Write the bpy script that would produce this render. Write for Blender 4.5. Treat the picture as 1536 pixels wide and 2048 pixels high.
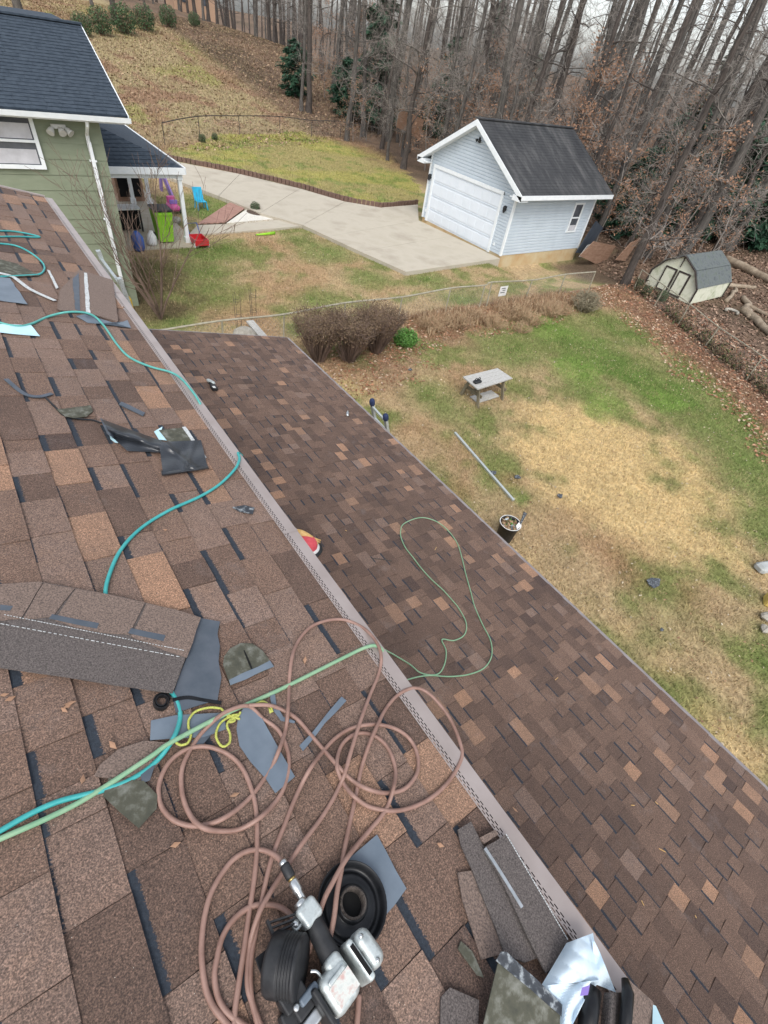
import bpy, math, random
import numpy as np
from mathutils import Vector, Matrix

for o in list(bpy.data.objects):
    bpy.data.objects.remove(o)
scene = bpy.context.scene
COL = scene.collection
RNG = np.random.default_rng(7)
R0 = random.Random(11)

# ------------------------------------------------------------------ camera
CAM = np.array([0.0, 0.0, 6.8])
FPX, PITCH, ROLL, YAW = 958.4, 0.775, -0.1927, 0.755      # focal length in pixels of the 1536 x 2048 photograph
_fw = np.array([math.sin(YAW)*math.cos(PITCH), math.cos(YAW)*math.cos(PITCH), -math.sin(PITCH)])
_r0 = np.array([math.cos(YAW), -math.sin(YAW), 0.0]); _d0 = np.cross(_fw, _r0)
_rt = math.cos(ROLL)*_r0 + math.sin(ROLL)*_d0
_dn = np.cross(_fw, _rt)
CM = np.stack([_rt, _dn, _fw], 1)
cam_d = bpy.data.cameras.new('camera'); cam = bpy.data.objects.new('camera', cam_d); COL.objects.link(cam)
cam_d.sensor_fit = 'HORIZONTAL'; cam_d.sensor_width = 36.0; cam_d.lens = 36.0*FPX/1536.0
cam_d.clip_start = 0.05; cam_d.clip_end = 3000
cam.matrix_world = Matrix(((_rt[0], -_dn[0], -_fw[0], CAM[0]), (_rt[1], -_dn[1], -_fw[1], CAM[1]), (_rt[2], -_dn[2], -_fw[2], CAM[2]), (0, 0, 0, 1)))
scene.camera = cam
scene.render.resolution_x, scene.render.resolution_y = 768, 1024

# ------------------------------------------------------------------ sky, sun, exposure
SUN_EL, SUN_AZ = math.radians(52), math.radians(215)      # azimuth clockwise from +Y
world = bpy.data.worlds.new('World'); scene.world = world; world.use_nodes = True
wn = world.node_tree.nodes; wl = world.node_tree.links
wn.clear()
sky = wn.new('ShaderNodeTexSky'); sky.sky_type = 'NISHITA'; sky.sun_disc = False
sky.sun_elevation = SUN_EL; sky.sun_rotation = SUN_AZ; sky.dust_density = 2.5; sky.air_density = 1.0; sky.ozone_density = 1.0
hs = wn.new('ShaderNodeHueSaturation'); hs.inputs['Saturation'].default_value = 0.34; hs.inputs['Value'].default_value = 1.0
bg = wn.new('ShaderNodeBackground'); bg.inputs['Strength'].default_value = 0.15
wo = wn.new('ShaderNodeOutputWorld')
wl.new(sky.outputs[0], hs.inputs['Color']); wl.new(hs.outputs[0], bg.inputs['Color']); wl.new(bg.outputs[0], wo.inputs['Surface'])
sun_d = bpy.data.lights.new('sun', 'SUN'); sun_d.energy = 0.75; sun_d.angle = math.radians(25); sun_d.color = (1.0, 0.96, 0.9)
sun = bpy.data.objects.new('sun', sun_d); COL.objects.link(sun)
_sd = Vector((math.sin(SUN_AZ)*math.cos(SUN_EL), math.cos(SUN_AZ)*math.cos(SUN_EL), math.sin(SUN_EL)))
sun.rotation_euler = _sd.to_track_quat('Z', 'Y').to_euler()
vs = scene.view_settings
vs.view_transform = 'Standard'; vs.look = 'None'; vs.gamma = 1.0; vs.use_curve_mapping = False
vs.exposure = 0.95

# ------------------------------------------------------------------ pixel -> place helpers
def ray(px, py):
    return CM @ np.array([px-768.0, py-1024.0, FPX])
def P(px, py, ax, v):
    d = ray(px, py); return CAM + d*((v-CAM[ax])/d[ax])
def proj(p):
    c = CM.T @ (np.asarray(p, float)-CAM); return np.array([768+FPX*c[0]/c[2], 1024+FPX*c[1]/c[2], c[2]])
SU, SL = 0.257, 0.217                                      # roof slopes
NU = np.array([SU, 0, 1.0]); NU /= np.linalg.norm(NU)
NL = np.array([SL, 0, 1.0]); NL /= np.linalg.norm(NL)
OU = np.array([0, 0, 6.8-1.63]); OL = np.array([0, 0, 6.8-3.6])
ETU = np.array([1, 0, -SU]); ETU /= np.linalg.norm(ETU)
ETL = np.array([1, 0, -SL]); ETL /= np.linalg.norm(ETL)
EY = np.array([0, 1.0, 0])
def onplane(px, py, o, n, h):
    d = ray(px, py); return CAM + d*(((o+n*h-CAM) @ n)/(d @ n))
def UP(px, py, h=0.012): return onplane(px, py, OU, NU, h)
def LP(px, py, h=0.012): return onplane(px, py, OL, NL, h)

def sstep(a, b, x):
    t = np.clip((x-a)/(b-a), 0, 1); return t*t*(3-2*t)
_perm = np.random.default_rng(3).random((256, 256))
def vnoise(x, y, s):
    x = np.asarray(x, float)/s; y = np.asarray(y, float)/s
    xi = np.floor(x).astype(int); yi = np.floor(y).astype(int); fx = x-xi; fy = y-yi
    fx = fx*fx*(3-2*fx); fy = fy*fy*(3-2*fy)
    g = lambda a, b: _perm[a % 256, b % 256]
    return (g(xi, yi)*(1-fx)+g(xi+1, yi)*fx)*(1-fy)+(g(xi, yi+1)*(1-fx)+g(xi+1, yi+1)*fx)*fy
def fbm(x, y, s):
    return 0.5*vnoise(x, y, s)+0.3*vnoise(x+31.7, y+9.1, s*.47)+0.2*vnoise(x+7.3, y+77.7, s*.21)
def T(x, y):
    x = np.asarray(x, float); y = np.asarray(y, float)
    d = y-(38+0.42*(x-12))
    hill = (0.115*np.clip(d, 0, 34)+0.03*np.clip(d-34, 0, 60))*sstep(70, 34, x)
    wood = 0.02*np.clip(x-24, 0, 40)*sstep(26, 40, y)
    far = -2.5*sstep(45, 140, x)*sstep(45, 25, y)
    bumps = 0.10*(fbm(x, y, 5.0)-0.5)*sstep(4.4, 8, np.maximum(x, y*0.5))
    dip = -0.42*sstep(18.4, 19.8, x)*sstep(16.7, 16.0, y)*sstep(11.5, 14.5, y)*sstep(29, 25.5, x)
    return hill+wood+far+bumps+dip
def G(px, py, h=0.0):
    d = ray(px, py); d = d/np.linalg.norm(d); t = 3.0; lt = t
    while t < 400:
        p = CAM+d*t
        if p[2] <= T(p[0], p[1])+h:
            a, b = lt, t
            for _ in range(24):
                m = (a+b)/2; q = CAM+d*m
                if q[2] <= T(q[0], q[1])+h: b = m
                else: a = m
            return CAM+d*b
        lt = t; t += 0.25
    return CAM+d*400

# ------------------------------------------------------------------ mesh helpers
ORG = {}
def mesh_np(name, V, F, uv=None, attrs=None, cols=None, smooth=False):
    """F: list of (m,k) int arrays; uv / attrs / cols are per vertex"""
    V = np.ascontiguousarray(V, np.float32)
    F = [np.ascontiguousarray(f, np.int32) for f in F if len(f)]
    me = bpy.data.meshes.new(name)
    loops = np.concatenate([f.ravel() for f in F]); tot = np.concatenate([np.full(len(f), f.shape[1], np.int32) for f in F])
    st = np.concatenate([[0], np.cumsum(tot)[:-1]]).astype(np.int32)
    me.vertices.add(len(V)); me.vertices.foreach_set('co', V.ravel())
    me.loops.add(len(loops)); me.loops.foreach_set('vertex_index', loops)
    me.polygons.add(len(tot)); me.polygons.foreach_set('loop_start', st); me.polygons.foreach_set('loop_total', tot)
    me.polygons.foreach_set('use_smooth', np.full(len(tot), bool(smooth)))
    me.update(calc_edges=True)
    if uv is not None:
        l = me.uv_layers.new(name='UVMap'); l.data.foreach_set('uv', np.asarray(uv, np.float32)[loops].ravel())
    for k, a in (attrs or {}).items():
        at = me.attributes.new(k, 'FLOAT', 'POINT'); at.data.foreach_set('value', np.asarray(a, np.float32))
    if cols is not None:
        at = me.attributes.new('col', 'FLOAT_COLOR', 'POINT')
        c = np.ones((len(V), 4), np.float32); c[:, :3] = cols; at.data.foreach_set('color', c.ravel())
    me.validate()
    return me
def link(name, me, mat, parent=None):
    o = bpy.data.objects.new(name, me); COL.objects.link(o)
    if mat is not None and me is not None and not me.materials: me.materials.append(mat)
    if parent is not None: o.parent = parent
    return o
def tag(o, label, cat=None, group=None, kind=None):
    if label: o['label'] = label
    if cat: o['category'] = cat
    if group: o['group'] = group
    if kind: o['kind'] = kind
    return o
def thing(name, label, cat, loc, group=None):
    o = bpy.data.objects.new(name, None); o.empty_display_size = 0.2; COL.objects.link(o)
    o.location = [float(v) for v in loc]; ORG[o.name] = np.array(loc, float)
    return tag(o, label, cat, group)
def copy_tree(o, parent=None):
    c = o.copy(); COL.objects.link(c); c.parent = parent
    for ch in list(o.children): copy_tree(ch, c)
    return c

class MB:
    def __init__(s): s.v = []; s.f = []
    def add(s, vs_, fs):
        n = len(s.v); s.v.extend([np.asarray(p, float) for p in vs_]); s.f.extend([tuple(i+n for i in f) for f in fs]); return s
    def hexa(s, p):        # 4 bottom ccw, 4 top ccw
        return s.add(p, [(3, 2, 1, 0), (4, 5, 6, 7), (0, 1, 5, 4), (1, 2, 6, 5), (2, 3, 7, 6), (3, 0, 4, 7)])
    def box(s, c, sz, ax=None):
        ax = np.eye(3) if ax is None else np.asarray(ax, float); h = np.asarray(sz, float)/2; c = np.asarray(c, float)
        q = [(-1, -1, -1), (1, -1, -1), (1, 1, -1), (-1, 1, -1), (-1, -1, 1), (1, -1, 1), (1, 1, 1), (-1, 1, 1)]
        return s.hexa([c+ax[0]*a*h[0]+ax[1]*b*h[1]+ax[2]*d*h[2] for a, b, d in q])
    def bbox(s, c, sz, ax=None, r=0.01):   # chamfered box
        ax = np.eye(3) if ax is None else np.asarray(ax, float); h = np.asarray(sz, float)/2; c = np.asarray(c, float); r = min(r, h.min()*.9)
        vs_ = []; idx = {}
        for sx in (-1, 1):
            for sy in (-1, 1):
                for sz_ in (-1, 1):
                    for k in range(3):
                        d = h-r; d[k] = h[k]; idx[(sx, sy, sz_, k)] = len(vs_)
                        vs_.append(c+ax[0]*sx*d[0]+ax[1]*sy*d[1]+ax[2]*sz_*d[2])
        fs = []
        for k in range(3):
            a, b = [i for i in range(3) if i != k]
            for sg in (-1, 1):
                loop = []
                for (u, w) in ((-1, -1), (1, -1), (1, 1), (-1, 1)):
                    t = [0, 0, 0]; t[k] = sg; t[a] = u; t[b] = w; loop.append(idx[(t[0], t[1], t[2], k)])
                fs.append(tuple(loop))
        for k in range(3):           # edge chamfers along axis k
            a, b = [i for i in range(3) if i != k]
            for u in (-1, 1):
                for w in (-1, 1):
                    t0 = [0, 0, 0]; t0[a] = u; t0[b] = w; t1 = list(t0); t0[k] = -1; t1[k] = 1
                    fs.append((idx[(*t0, a)], idx[(*t1, a)], idx[(*t1, b)], idx[(*t0, b)]))
        for sx in (-1, 1):
            for sy in (-1, 1):
                for sz_ in (-1, 1): fs.append(tuple(idx[(sx, sy, sz_, k)] for k in range(3)))
        return s.add(vs_, fs)
    def bar(s, a, b, w, t, up=(0, 0, 1)):
        a = np.asarray(a, float); b = np.asarray(b, float); d = b-a; L = np.linalg.norm(d); d = d/L
        sd = np.cross(d, up)
        if np.linalg.norm(sd) < 1e-4: sd = np.cross(d, (1, 0, 0))
        sd /= np.linalg.norm(sd); u = np.cross(sd, d)
        return s.box((a+b)/2, (L, w, t), (d, sd, u))
    def tube(s, pts, rad, n=6, cap=True):
        pts = [np.asarray(p, float) for p in pts]; m = len(pts)
        rad = [rad]*m if np.isscalar(rad) else rad
        u = None; base = len(s.v); ang = [2*math.pi*k/n for k in range(n)]
        for i in range(m):
            d = pts[min(i+1, m-1)]-pts[max(i-1, 0)]; d = d/(np.linalg.norm(d)+1e-12)
            if u is None:
                u = np.cross(d, (0, 0, 1.0))
                if np.linalg.norm(u) < 1e-3: u = np.cross(d, (1.0, 0, 0))
            u = u-(u @ d)*d; u = u/(np.linalg.norm(u)+1e-12); w = np.cross(d, u)
            for a in ang: s.v.append(pts[i]+(u*math.cos(a)+w*math.sin(a))*rad[i])
        for i in range(m-1):
            for k in range(n):
                k2 = (k+1) % n; s.f.append((base+i*n+k, base+i*n+k2, base+(i+1)*n+k2, base+(i+1)*n+k))
        if cap:
            s.f.append(tuple(base+k for k in reversed(range(n)))); s.f.append(tuple(base+(m-1)*n+k for k in range(n)))
        return s
    def lathe(s, prof, o, ax=(0, 0, 1), n=24, close=True):   # prof: (r, h)
        ax = np.asarray(ax, float); ax = ax/np.linalg.norm(ax); u = np.cross(ax, (1.0, 0.3, 0)); u /= np.linalg.norm(u); w = np.cross(ax, u); o = np.asarray(o, float)
        b = len(s.v); m = len(prof)
        for r, h in prof:
            for k in range(n):
                a = 2*math.pi*k/n; s.v.append(o+ax*h+(u*math.cos(a)+w*math.sin(a))*r)
        for i in range(m-1):
            for k in range(n):
                k2 = (k+1) % n; s.f.append((b+i*n+k, b+i*n+k2, b+(i+1)*n+k2, b+(i+1)*n+k))
        if close:
            s.f.append(tuple(b+k for k in reversed(range(n)))); s.f.append(tuple(b+(m-1)*n+k for k in range(n)))
        return s
    def prism(s, top, dv):      # polygon (list of 3d pts) extruded by vector(s) dv downwards
        n = len(top); top = [np.asarray(p, float) for p in top]; dv = np.asarray(dv, float)
        return s.add(top+[p+dv for p in top], [tuple(range(n)), tuple(range(2*n-1, n-1, -1))]+[(i, i+n, (i+1) % n+n, (i+1) % n) for i in range(n)])
    def grid(s, f, nu, nv):
        b = len(s.v)
        for j in range(nv+1):
            for i in range(nu+1): s.v.append(np.asarray(f(i/nu, j/nv), float))
        for j in range(nv):
            for i in range(nu):
                a = b+j*(nu+1)+i; s.f.append((a, a+1, a+nu+2, a+nu+1))
        return s
    def mesh(s, name, org, smooth=False):
        V = np.array(s.v)-org; by = {}
        for f in s.f: by.setdefault(len(f), []).append(f)
        return mesh_np(name, V, [np.array(v) for v in by.values()], smooth=smooth)
    def build(s, name, mat, parent=None, smooth=False):
        if parent is not None:
            org = ORG[parent.name]; o = link(name, s.mesh(name, org, smooth), mat, parent)
        else:
            V = np.array(s.v); mn, mx = V.min(0), V.max(0); org = np.array([(mn[0]+mx[0])/2, (mn[1]+mx[1])/2, mn[2]])
            o = link(name, s.mesh(name, org, smooth), mat); o.location = org
        ORG[o.name] = org
        return o
def spline(pts, seg=8, closed=False):
    pts = [np.asarray(p, float) for p in pts]; n = len(pts); out = []
    for i in range(n-1):
        p0, p1, p2, p3 = pts[max(i-1, 0)], pts[i], pts[i+1], pts[min(i+2, n-1)]
        for k in range(seg):
            t = k/seg
            out.append(0.5*((2*p1)+(-p0+p2)*t+(2*p0-5*p1+4*p2-p3)*t*t+(-p0+3*p1-3*p2+p3)*t**3))
    out.append(pts[-1]); return out

# ------------------------------------------------------------------ materials
def new_mat(name):
    m = bpy.data.materials.new(name); m.use_nodes = True
    nt = m.node_tree; b = nt.nodes['Principled BSDF']; return m, nt, b
def ramp(nt, stops, interp='LINEAR'):
    r = nt.nodes.new('ShaderNodeValToRGB'); r.color_ramp.interpolation = interp
    e = r.color_ramp.elements
    while len(e) < len(stops): e.new(0.5)
    for i, (p, c) in enumerate(stops):
        e[i].position = p; e[i].color = (*c, 1)
    return r
def noise(nt, scale, detail=3, rough=0.55, vec=None, dist=0.0):
    n = nt.nodes.new('ShaderNodeTexNoise'); n.inputs['Scale'].default_value = scale; n.inputs['Detail'].default_value = detail
    n.inputs['Roughness'].default_value = rough; n.inputs['Distortion'].default_value = dist
    if vec is not None: nt.links.new(vec, n.inputs['Vector'])
    return n
def mixc(nt, fac, a, b, mode='MIX'):
    m = nt.nodes.new('ShaderNodeMix'); m.data_type = 'RGBA'; m.blend_type = mode
    for s, v in ((0, fac), (6, a), (7, b)):
        if isinstance(v, (int, float)): m.inputs[s].default_value = v
        elif isinstance(v, tuple): m.inputs[s].default_value = (*v, 1)
        else: nt.links.new(v, m.inputs[s])
    return m.outputs[2]
def math_n(nt, op, a, b=None, clamp=False):
    m = nt.nodes.new('ShaderNodeMath'); m.operation = op; m.use_clamp = clamp
    for i, v in ((0, a), (1, b)):
        if v is None: continue
        if isinstance(v, (int, float)): m.inputs[i].default_value = v
        else: nt.links.new(v, m.inputs[i])
    return m.outputs[0]
def pos(nt, obj=False):
    if obj:
        return nt.nodes.new('ShaderNodeTexCoord').outputs['Object']
    return nt.nodes.new('ShaderNodeNewGeometry').outputs['Position']
def bump(nt, b, h, strength, dist):
    n = nt.nodes.new('ShaderNodeBump'); n.inputs['Strength'].default_value = strength; n.inputs['Distance'].default_value = dist
    nt.links.new(h, n.inputs['Height']); nt.links.new(n.outputs[0], b.inputs['Normal'])
def mat(name, c1, c2=None, scale=6.0, rough=0.75, metal=0.0, bs=0.0, bd=0.01, bscale=None, c3=None, spec=0.4, detail=4, lo=0.35, hi=0.65, obj=False, stretch=None, trans=0):
    m, nt, b = new_mat(name)
    b.inputs['Roughness'].default_value = rough; b.inputs['Metallic'].default_value = metal; b.inputs['Specular IOR Level'].default_value = spec
    if c2 is None: c2 = tuple(v*0.8 for v in c1)
    v = pos(nt, obj)
    if stretch:
        mp = nt.nodes.new('ShaderNodeMapping'); mp.inputs['Scale'].default_value = stretch; nt.links.new(v, mp.inputs['Vector']); v = mp.outputs[0]
    n = noise(nt, scale, detail, 0.6, v)
    st = [(lo, c1), (hi, c2)] if c3 is None else [(lo-.08, c1), ((lo+hi)/2, c2), (hi+.08, c3)]
    r = ramp(nt, st); nt.links.new(n.outputs[0], r.inputs[0])
    out = r.outputs[0]
    nt.links.new(out, b.inputs['Base Color'])
    if bs:
        n2 = noise(nt, bscale or scale*4, 4, 0.6, v); bump(nt, b, n2.outputs[0], bs, bd)
    if trans:
        b.inputs['Transmission Weight'].default_value = trans
    return m
def attr_mat(name, rough=0.85, var=0.25, scale=20.0, spec=0.2, bs=0.0, bd=0.02, bscale=30, sss=0.0):
    m, nt, b = new_mat(name)
    a = nt.nodes.new('ShaderNodeAttribute'); a.attribute_name = 'col'
    n = noise(nt, scale, 4, 0.65, pos(nt))
    r = ramp(nt, [(0.3, (1-var,)*3), (0.7, (1+var,)*3)]); nt.links.new(n.outputs[0], r.inputs[0])
    nt.links.new(mixc(nt, 1.0, a.outputs['Color'], r.outputs[0], 'MULTIPLY'), b.inputs['Base Color'])
    b.inputs['Roughness'].default_value = rough; b.inputs['Specular IOR Level'].default_value = spec
    if bs: bump(nt, b, noise(nt, bscale, 5, 0.65, pos(nt)).outputs[0], bs, bd)
    return m

def shingle_material():
    m, nt, b = new_mat('laminated_shingle'); L = nt.links
    ta = nt.nodes.new('ShaderNodeAttribute'); ta.attribute_name = 'tone'
    ba = nt.nodes.new('ShaderNodeAttribute'); ba.attribute_name = 'band'
    uv = nt.nodes.new('ShaderNodeUVMap'); uv.uv_map = 'UVMap'
    sx = nt.nodes.new('ShaderNodeSeparateXYZ'); L.new(uv.outputs[0], sx.inputs[0])
    p = pos(nt)
    r = ramp(nt, [(0.0, (.066, .047, .041)), (.28, (.100, .069, .055)), (.5, (.150, .102, .078)), (.68, (.172, .126, .104)), (.80, (.205, .136, .098)), (1.0, (.285, .178, .118))])
    blot = noise(nt, 9, 3, .6, p); tone = math_n(nt, 'ADD', ta.outputs['Fac'], math_n(nt, 'MULTIPLY', math_n(nt, 'SUBTRACT', blot.outputs[0], .5), .20), True)
    L.new(tone, r.inputs[0])
    g1 = noise(nt, 250, 3, .75, p); gr = ramp(nt, [(.32, (.36, .36, .37)), (.5, (.92, .91, .90)), (.68, (2.15, 2.0, 1.9))]); L.new(g1.outputs[0], gr.inputs[0])
    g2 = noise(nt, 120, 3, .7, p); gr2 = ramp(nt, [(.3, (.72, .70, .70)), (.7, (1.30, 1.28, 1.26))]); L.new(g2.outputs[0], gr2.inputs[0])
    c = mixc(nt, 1.0, r.outputs[0], gr.outputs[0], 'MULTIPLY'); c = mixc(nt, 1.0, c, gr2.outputs[0], 'MULTIPLY')
    wth = noise(nt, 1.7, 4, .6, p); wr = ramp(nt, [(.35, (.90, .90, .91)), (.65, (1.09, 1.08, 1.08))]); L.new(wth.outputs[0], wr.inputs[0])
    c = mixc(nt, 1.0, c, wr.outputs[0], 'MULTIPLY')
    # pale worn dust
    du = noise(nt, 5, 5, .7, p); dr = ramp(nt, [(.58, (0, 0, 0)), (.85, (.35, .35, .35))]); L.new(du.outputs[0], dr.inputs[0])
    c = mixc(nt, dr.outputs[0], c, (.26, .23, .22))
    # dark slate granule band just below the butt of the course above
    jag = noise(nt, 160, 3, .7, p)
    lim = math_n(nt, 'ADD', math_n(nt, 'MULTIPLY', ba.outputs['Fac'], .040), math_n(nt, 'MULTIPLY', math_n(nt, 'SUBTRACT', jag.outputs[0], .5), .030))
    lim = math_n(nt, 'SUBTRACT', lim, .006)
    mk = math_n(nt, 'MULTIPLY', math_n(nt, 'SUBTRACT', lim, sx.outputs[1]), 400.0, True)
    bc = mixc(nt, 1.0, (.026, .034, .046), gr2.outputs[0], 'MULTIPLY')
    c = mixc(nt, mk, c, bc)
    vor = nt.nodes.new('ShaderNodeTexVoronoi'); vor.inputs['Scale'].default_value = 38; L.new(p, vor.inputs['Vector'])
    fl = math_n(nt, 'LESS_THAN', vor.outputs['Distance'], .035)
    c = mixc(nt, fl, c, (.5, .46, .40))
    L.new(c, b.inputs['Base Color']); b.inputs['Roughness'].default_value = .88; b.inputs['Specular IOR Level'].default_value = .35
    bump(nt, b, g1.outputs[0], .55, .003)
    return m
M = {}
M['shingle'] = shingle_material()
M['granule_dark'] = mat('dark_granules', (.050, .043, .041), (.17, .145, .135), 230, .9, bs=.5, bd=.003, bscale=300, lo=.35, hi=.7)
M['granule_brown'] = mat('brown_granules', (.085, .064, .055), (.26, .19, .155), 200, .9, bs=.5, bd=.003, bscale=300, lo=.35, hi=.7)
M['felt_grey'] = mat('grey_membrane', (.062, .078, .098), (.085, .100, .122), 14, .55, bs=.15, bd=.002, bscale=60)
M['flashing_grey'] = mat('blue_grey_flashing', (.105, .135, .170), (.145, .180, .220), 7, .45, spec=.5, bs=.05, bd=.002)
M['moss_back'] = mat('mossy_shingle_back', (.042, .044, .034), (.072, .072, .052), 26, .85, c3=(.20, .205, .18), bs=.4, bd=.003, detail=6)
M['slate_back'] = mat('tar_shingle_back', (.022, .025, .030), (.040, .046, .055), 48, .6, c3=(.42, .46, .48), bs=.3, bd=.003, detail=6)
M['black_plastic'] = mat('black_plastic_film', (.018, .021, .026), (.026, .030, .036), 8, .32, spec=.6, bs=.25, bd=.01, bscale=18)
M['rubber'] = mat('black_rubber', (.006, .0065, .008), (.014, .015, .017), 20, .36, spec=.3)
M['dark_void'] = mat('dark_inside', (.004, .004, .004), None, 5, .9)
M['white_plastic'] = mat('white_film', (.52, .64, .74), (.66, .77, .84), 16, .55, bs=.12, bd=.004, bscale=40)
M['pale_blue'] = mat('pale_blue_film', (.38, .60, .68), (.50, .70, .76), 8, .4)
M['white_strip'] = mat('white_sealant', (.36, .38, .38), (.58, .60, .60), 70, .6)
M['hose_brown'] = mat('dusty_brown_hose', (.215, .125, .098), (.30, .185, .150), 14, .5, spec=.4)
M['hose_teal'] = mat('teal_hose', (.07, .30, .27), (.10, .37, .33), 20, .45)
M['hose_cyan'] = mat('cyan_hose', (.035, .30, .30), (.06, .36, .35), 20, .45)
M['hose_green'] = mat('pale_green_hose', (.17, .33, .20), (.24, .38, .24), 20, .5)
M['rope_yellow'] = mat('yellow_rope', (.50, .53, .12), (.34, .36, .08), 160, .7, bs=.6, bd=.004, bscale=240)
M['alu'] = mat('cast_aluminium', (.36, .40, .40), (.58, .63, .62), 34, .42, c3=(.30, .31, .30), detail=6, metal=.5, bs=.12, bd=.002)
M['alu_worn'] = mat('worn_label', (.42, .44, .42), (.60, .62, .58), 55, .55, c3=(.50, .30, .27))
M['steel'] = mat('bright_steel', (.50, .52, .52), (.66, .68, .68), 30, .3, metal=.9)
M['brass'] = mat('brass', (.55, .40, .16), None, 30, .35, metal=.8)
M['black_hard'] = mat('black_hard_plastic', (.012, .013, .015), (.030, .031, .033), 24, .5, spec=.35, bs=.1, bd=.002)
M['guard'] = mat('gutter_guard_metal', (.335, .285, .265), (.40, .345, .325), 5, .42, metal=.35, spec=.5, bs=.04, bd=.002)
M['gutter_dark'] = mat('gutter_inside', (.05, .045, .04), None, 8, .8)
M['drip'] = mat('drip_edge_grey', (.20, .18, .18), (.25, .23, .23), 8, .6)
M['siding_tan'] = mat('tan_siding', (.45, .40, .33), (.50, .44, .37), 3, .7)
M['soffit'] = mat('white_soffit', (.6, .6, .58), None, 3, .7)
M['trim_white'] = mat('white_trim', (.70, .74, .76), (.78, .81, .82), 5, .5)
M['siding_blue'] = mat('pale_blue_vinyl', (.48, .545, .60), (.52, .585, .64), 2.0, .55)
M['door_white'] = mat('white_garage_door', (.66, .71, .76), (.70, .75, .80), 2, .5)
M['siding_green'] = mat('sage_green_siding', (.195, .225, .155), (.225, .255, .18), 3, .7, bs=.05, bd=.004, stretch=(1, 1, 4))
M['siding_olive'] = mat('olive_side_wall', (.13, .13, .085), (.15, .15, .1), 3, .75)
M['roof_blue'] = mat('slate_blue_shingle', (.022, .034, .050), (.042, .058, .078), 9, .9, bs=.4, bd=.006, bscale=120, detail=6)
M['roof_black'] = mat('charcoal_shingle', (.020, .022, .026), (.042, .044, .047), 1.3, .9, c3=(.095, .095, .095), bs=.4, bd=.006, bscale=90, stretch=(1.6, .45, .45), detail=6)
M['glass'] = mat('window_glass', (.05, .06, .07), (.10, .11, .13), 2, .08, spec=.8)
M['blind'] = mat('white_blind', (.55, .55, .58), None, 4, .6)
M['concrete'] = mat('driveway_concrete', (.385, .345, .275), (.44, .40, .325), .7, .85, c3=(.33, .29, .23), bs=.25, bd=.01, bscale=22, detail=7)
M['concrete_edge'] = mat('foundation_concrete', (.50, .42, .27), (.44, .30, .15), 1.4, .85, bs=.2, bd=.01)
M['brick'] = mat('red_brick', (.12, .075, .060), (.18, .115, .09), 9, .85, bs=.3, bd=.006)
M['brick_pale'] = mat('pale_paver_brick', (.30, .165, .13), (.38, .225, .18), 7, .85, bs=.3, bd=.006)
M['gravel'] = mat('white_gravel', (.55, .52, .45), (.72, .70, .64), 28, .85, bs=.8, bd=.02, bscale=40)
M['mulch'] = mat('dark_mulch', (.06, .04, .03), (.12, .085, .06), 20, .95, bs=.8, bd=.03)
M['porch_floor'] = mat('porch_slab', (.38, .33, .25), (.45, .40, .32), 3, .8)
M['bark'] = mat('grey_bark', (.052, .047, .042), (.125, .113, .101), 5, .9, bs=.8, bd=.03, bscale=16, stretch=(3, 3, .5), obj=True)
M['bark_dark'] = mat('dark_bark', (.040, .033, .029), (.095, .079, .069), 6, .9, bs=.8, bd=.03, bscale=16, stretch=(3, 3, .5), obj=True)
M['twig'] = mat('grey_twig', (.15, .132, .115), (.32, .29, .26), 2.5, .9, obj=True)
M['twig_brown'] = mat('brown_twig', (.10, .068, .052), (.20, .14, .11), 3, .9, obj=True)
M['leaf_beech'] = mat('dry_beech_leaf', (.17, .085, .05), (.34, .20, .125), 3.5, .8, c3=(.25, .13, .08), obj=True)
M['leaf_hedge'] = mat('bronze_hedge_leaf', (.075, .052, .032), (.175, .118, .072), 9, .75, c3=(.12, .090, .050), obj=True)
M['needle'] = mat('dark_evergreen', (.014, .044, .026), (.036, .098, .050), 3, .7, obj=True)
M['leaf_green'] = mat('fresh_green_leaf', (.06, .16, .03), (.12, .27, .05), 8, .6, obj=True)
M['leaf_shrub'] = mat('dull_green_leaf', (.035, .075, .030), (.07, .125, .05), 4, .7, obj=True)
M['dry_grass'] = mat('dry_brush', (.30, .205, .12), (.42, .31, .19), 5, .9, obj=True)
M['brush_grey'] = mat('grey_brush', (.20, .17, .115), (.28, .25, .17), 5, .9, obj=True)
M['wood_grey'] = mat('weathered_wood', (.30, .29, .27), (.50, .50, .48), 5, .85, bs=.3, bd=.005, stretch=(2, 14, 14), detail=6)
M['wood_old'] = mat('mossy_timber', (.13, .11, .075), (.20, .175, .12), 7, .9, bs=.3, bd=.006)
M['plywood'] = mat('brown_plywood', (.22, .125, .08), (.30, .19, .13), 4, .8, stretch=(1, 1, 5))
M['log'] = mat('log_wood', (.20, .155, .11), (.33, .27, .20), 4, .9, bs=.6, bd=.02)
M['fence_rail'] = mat('galvanised_rail', (.29, .27, .20), (.40, .375, .295), 8, .6, metal=.3)
M['fence_wire'] = mat('galvanised_wire', (.24, .23, .20), (.30, .29, .26), 8, .6, metal=.3)
M['shed_wall'] = mat('stained_cream_panel', (.50, .51, .38), (.60, .61, .50), 2.2, .8, c3=(.30, .34, .20), detail=6)
M['shed_trim'] = mat('dark_brown_trim', (.030, .022, .020), (.05, .04, .035), 6, .8)
M['shed_roof'] = mat('mossy_grey_shingle', (.055, .065, .072), (.11, .125, .125), 5, .9, c3=(.075, .095, .075), bs=.5, bd=.01)
M['lime'] = mat('lime_plastic', (.20, .48, .02), (.28, .56, .03), 8, .45)
M['blue_plastic'] = mat('blue_plastic', (.03, .08, .30), (.05, .12, .40), 5, .4)
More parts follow.
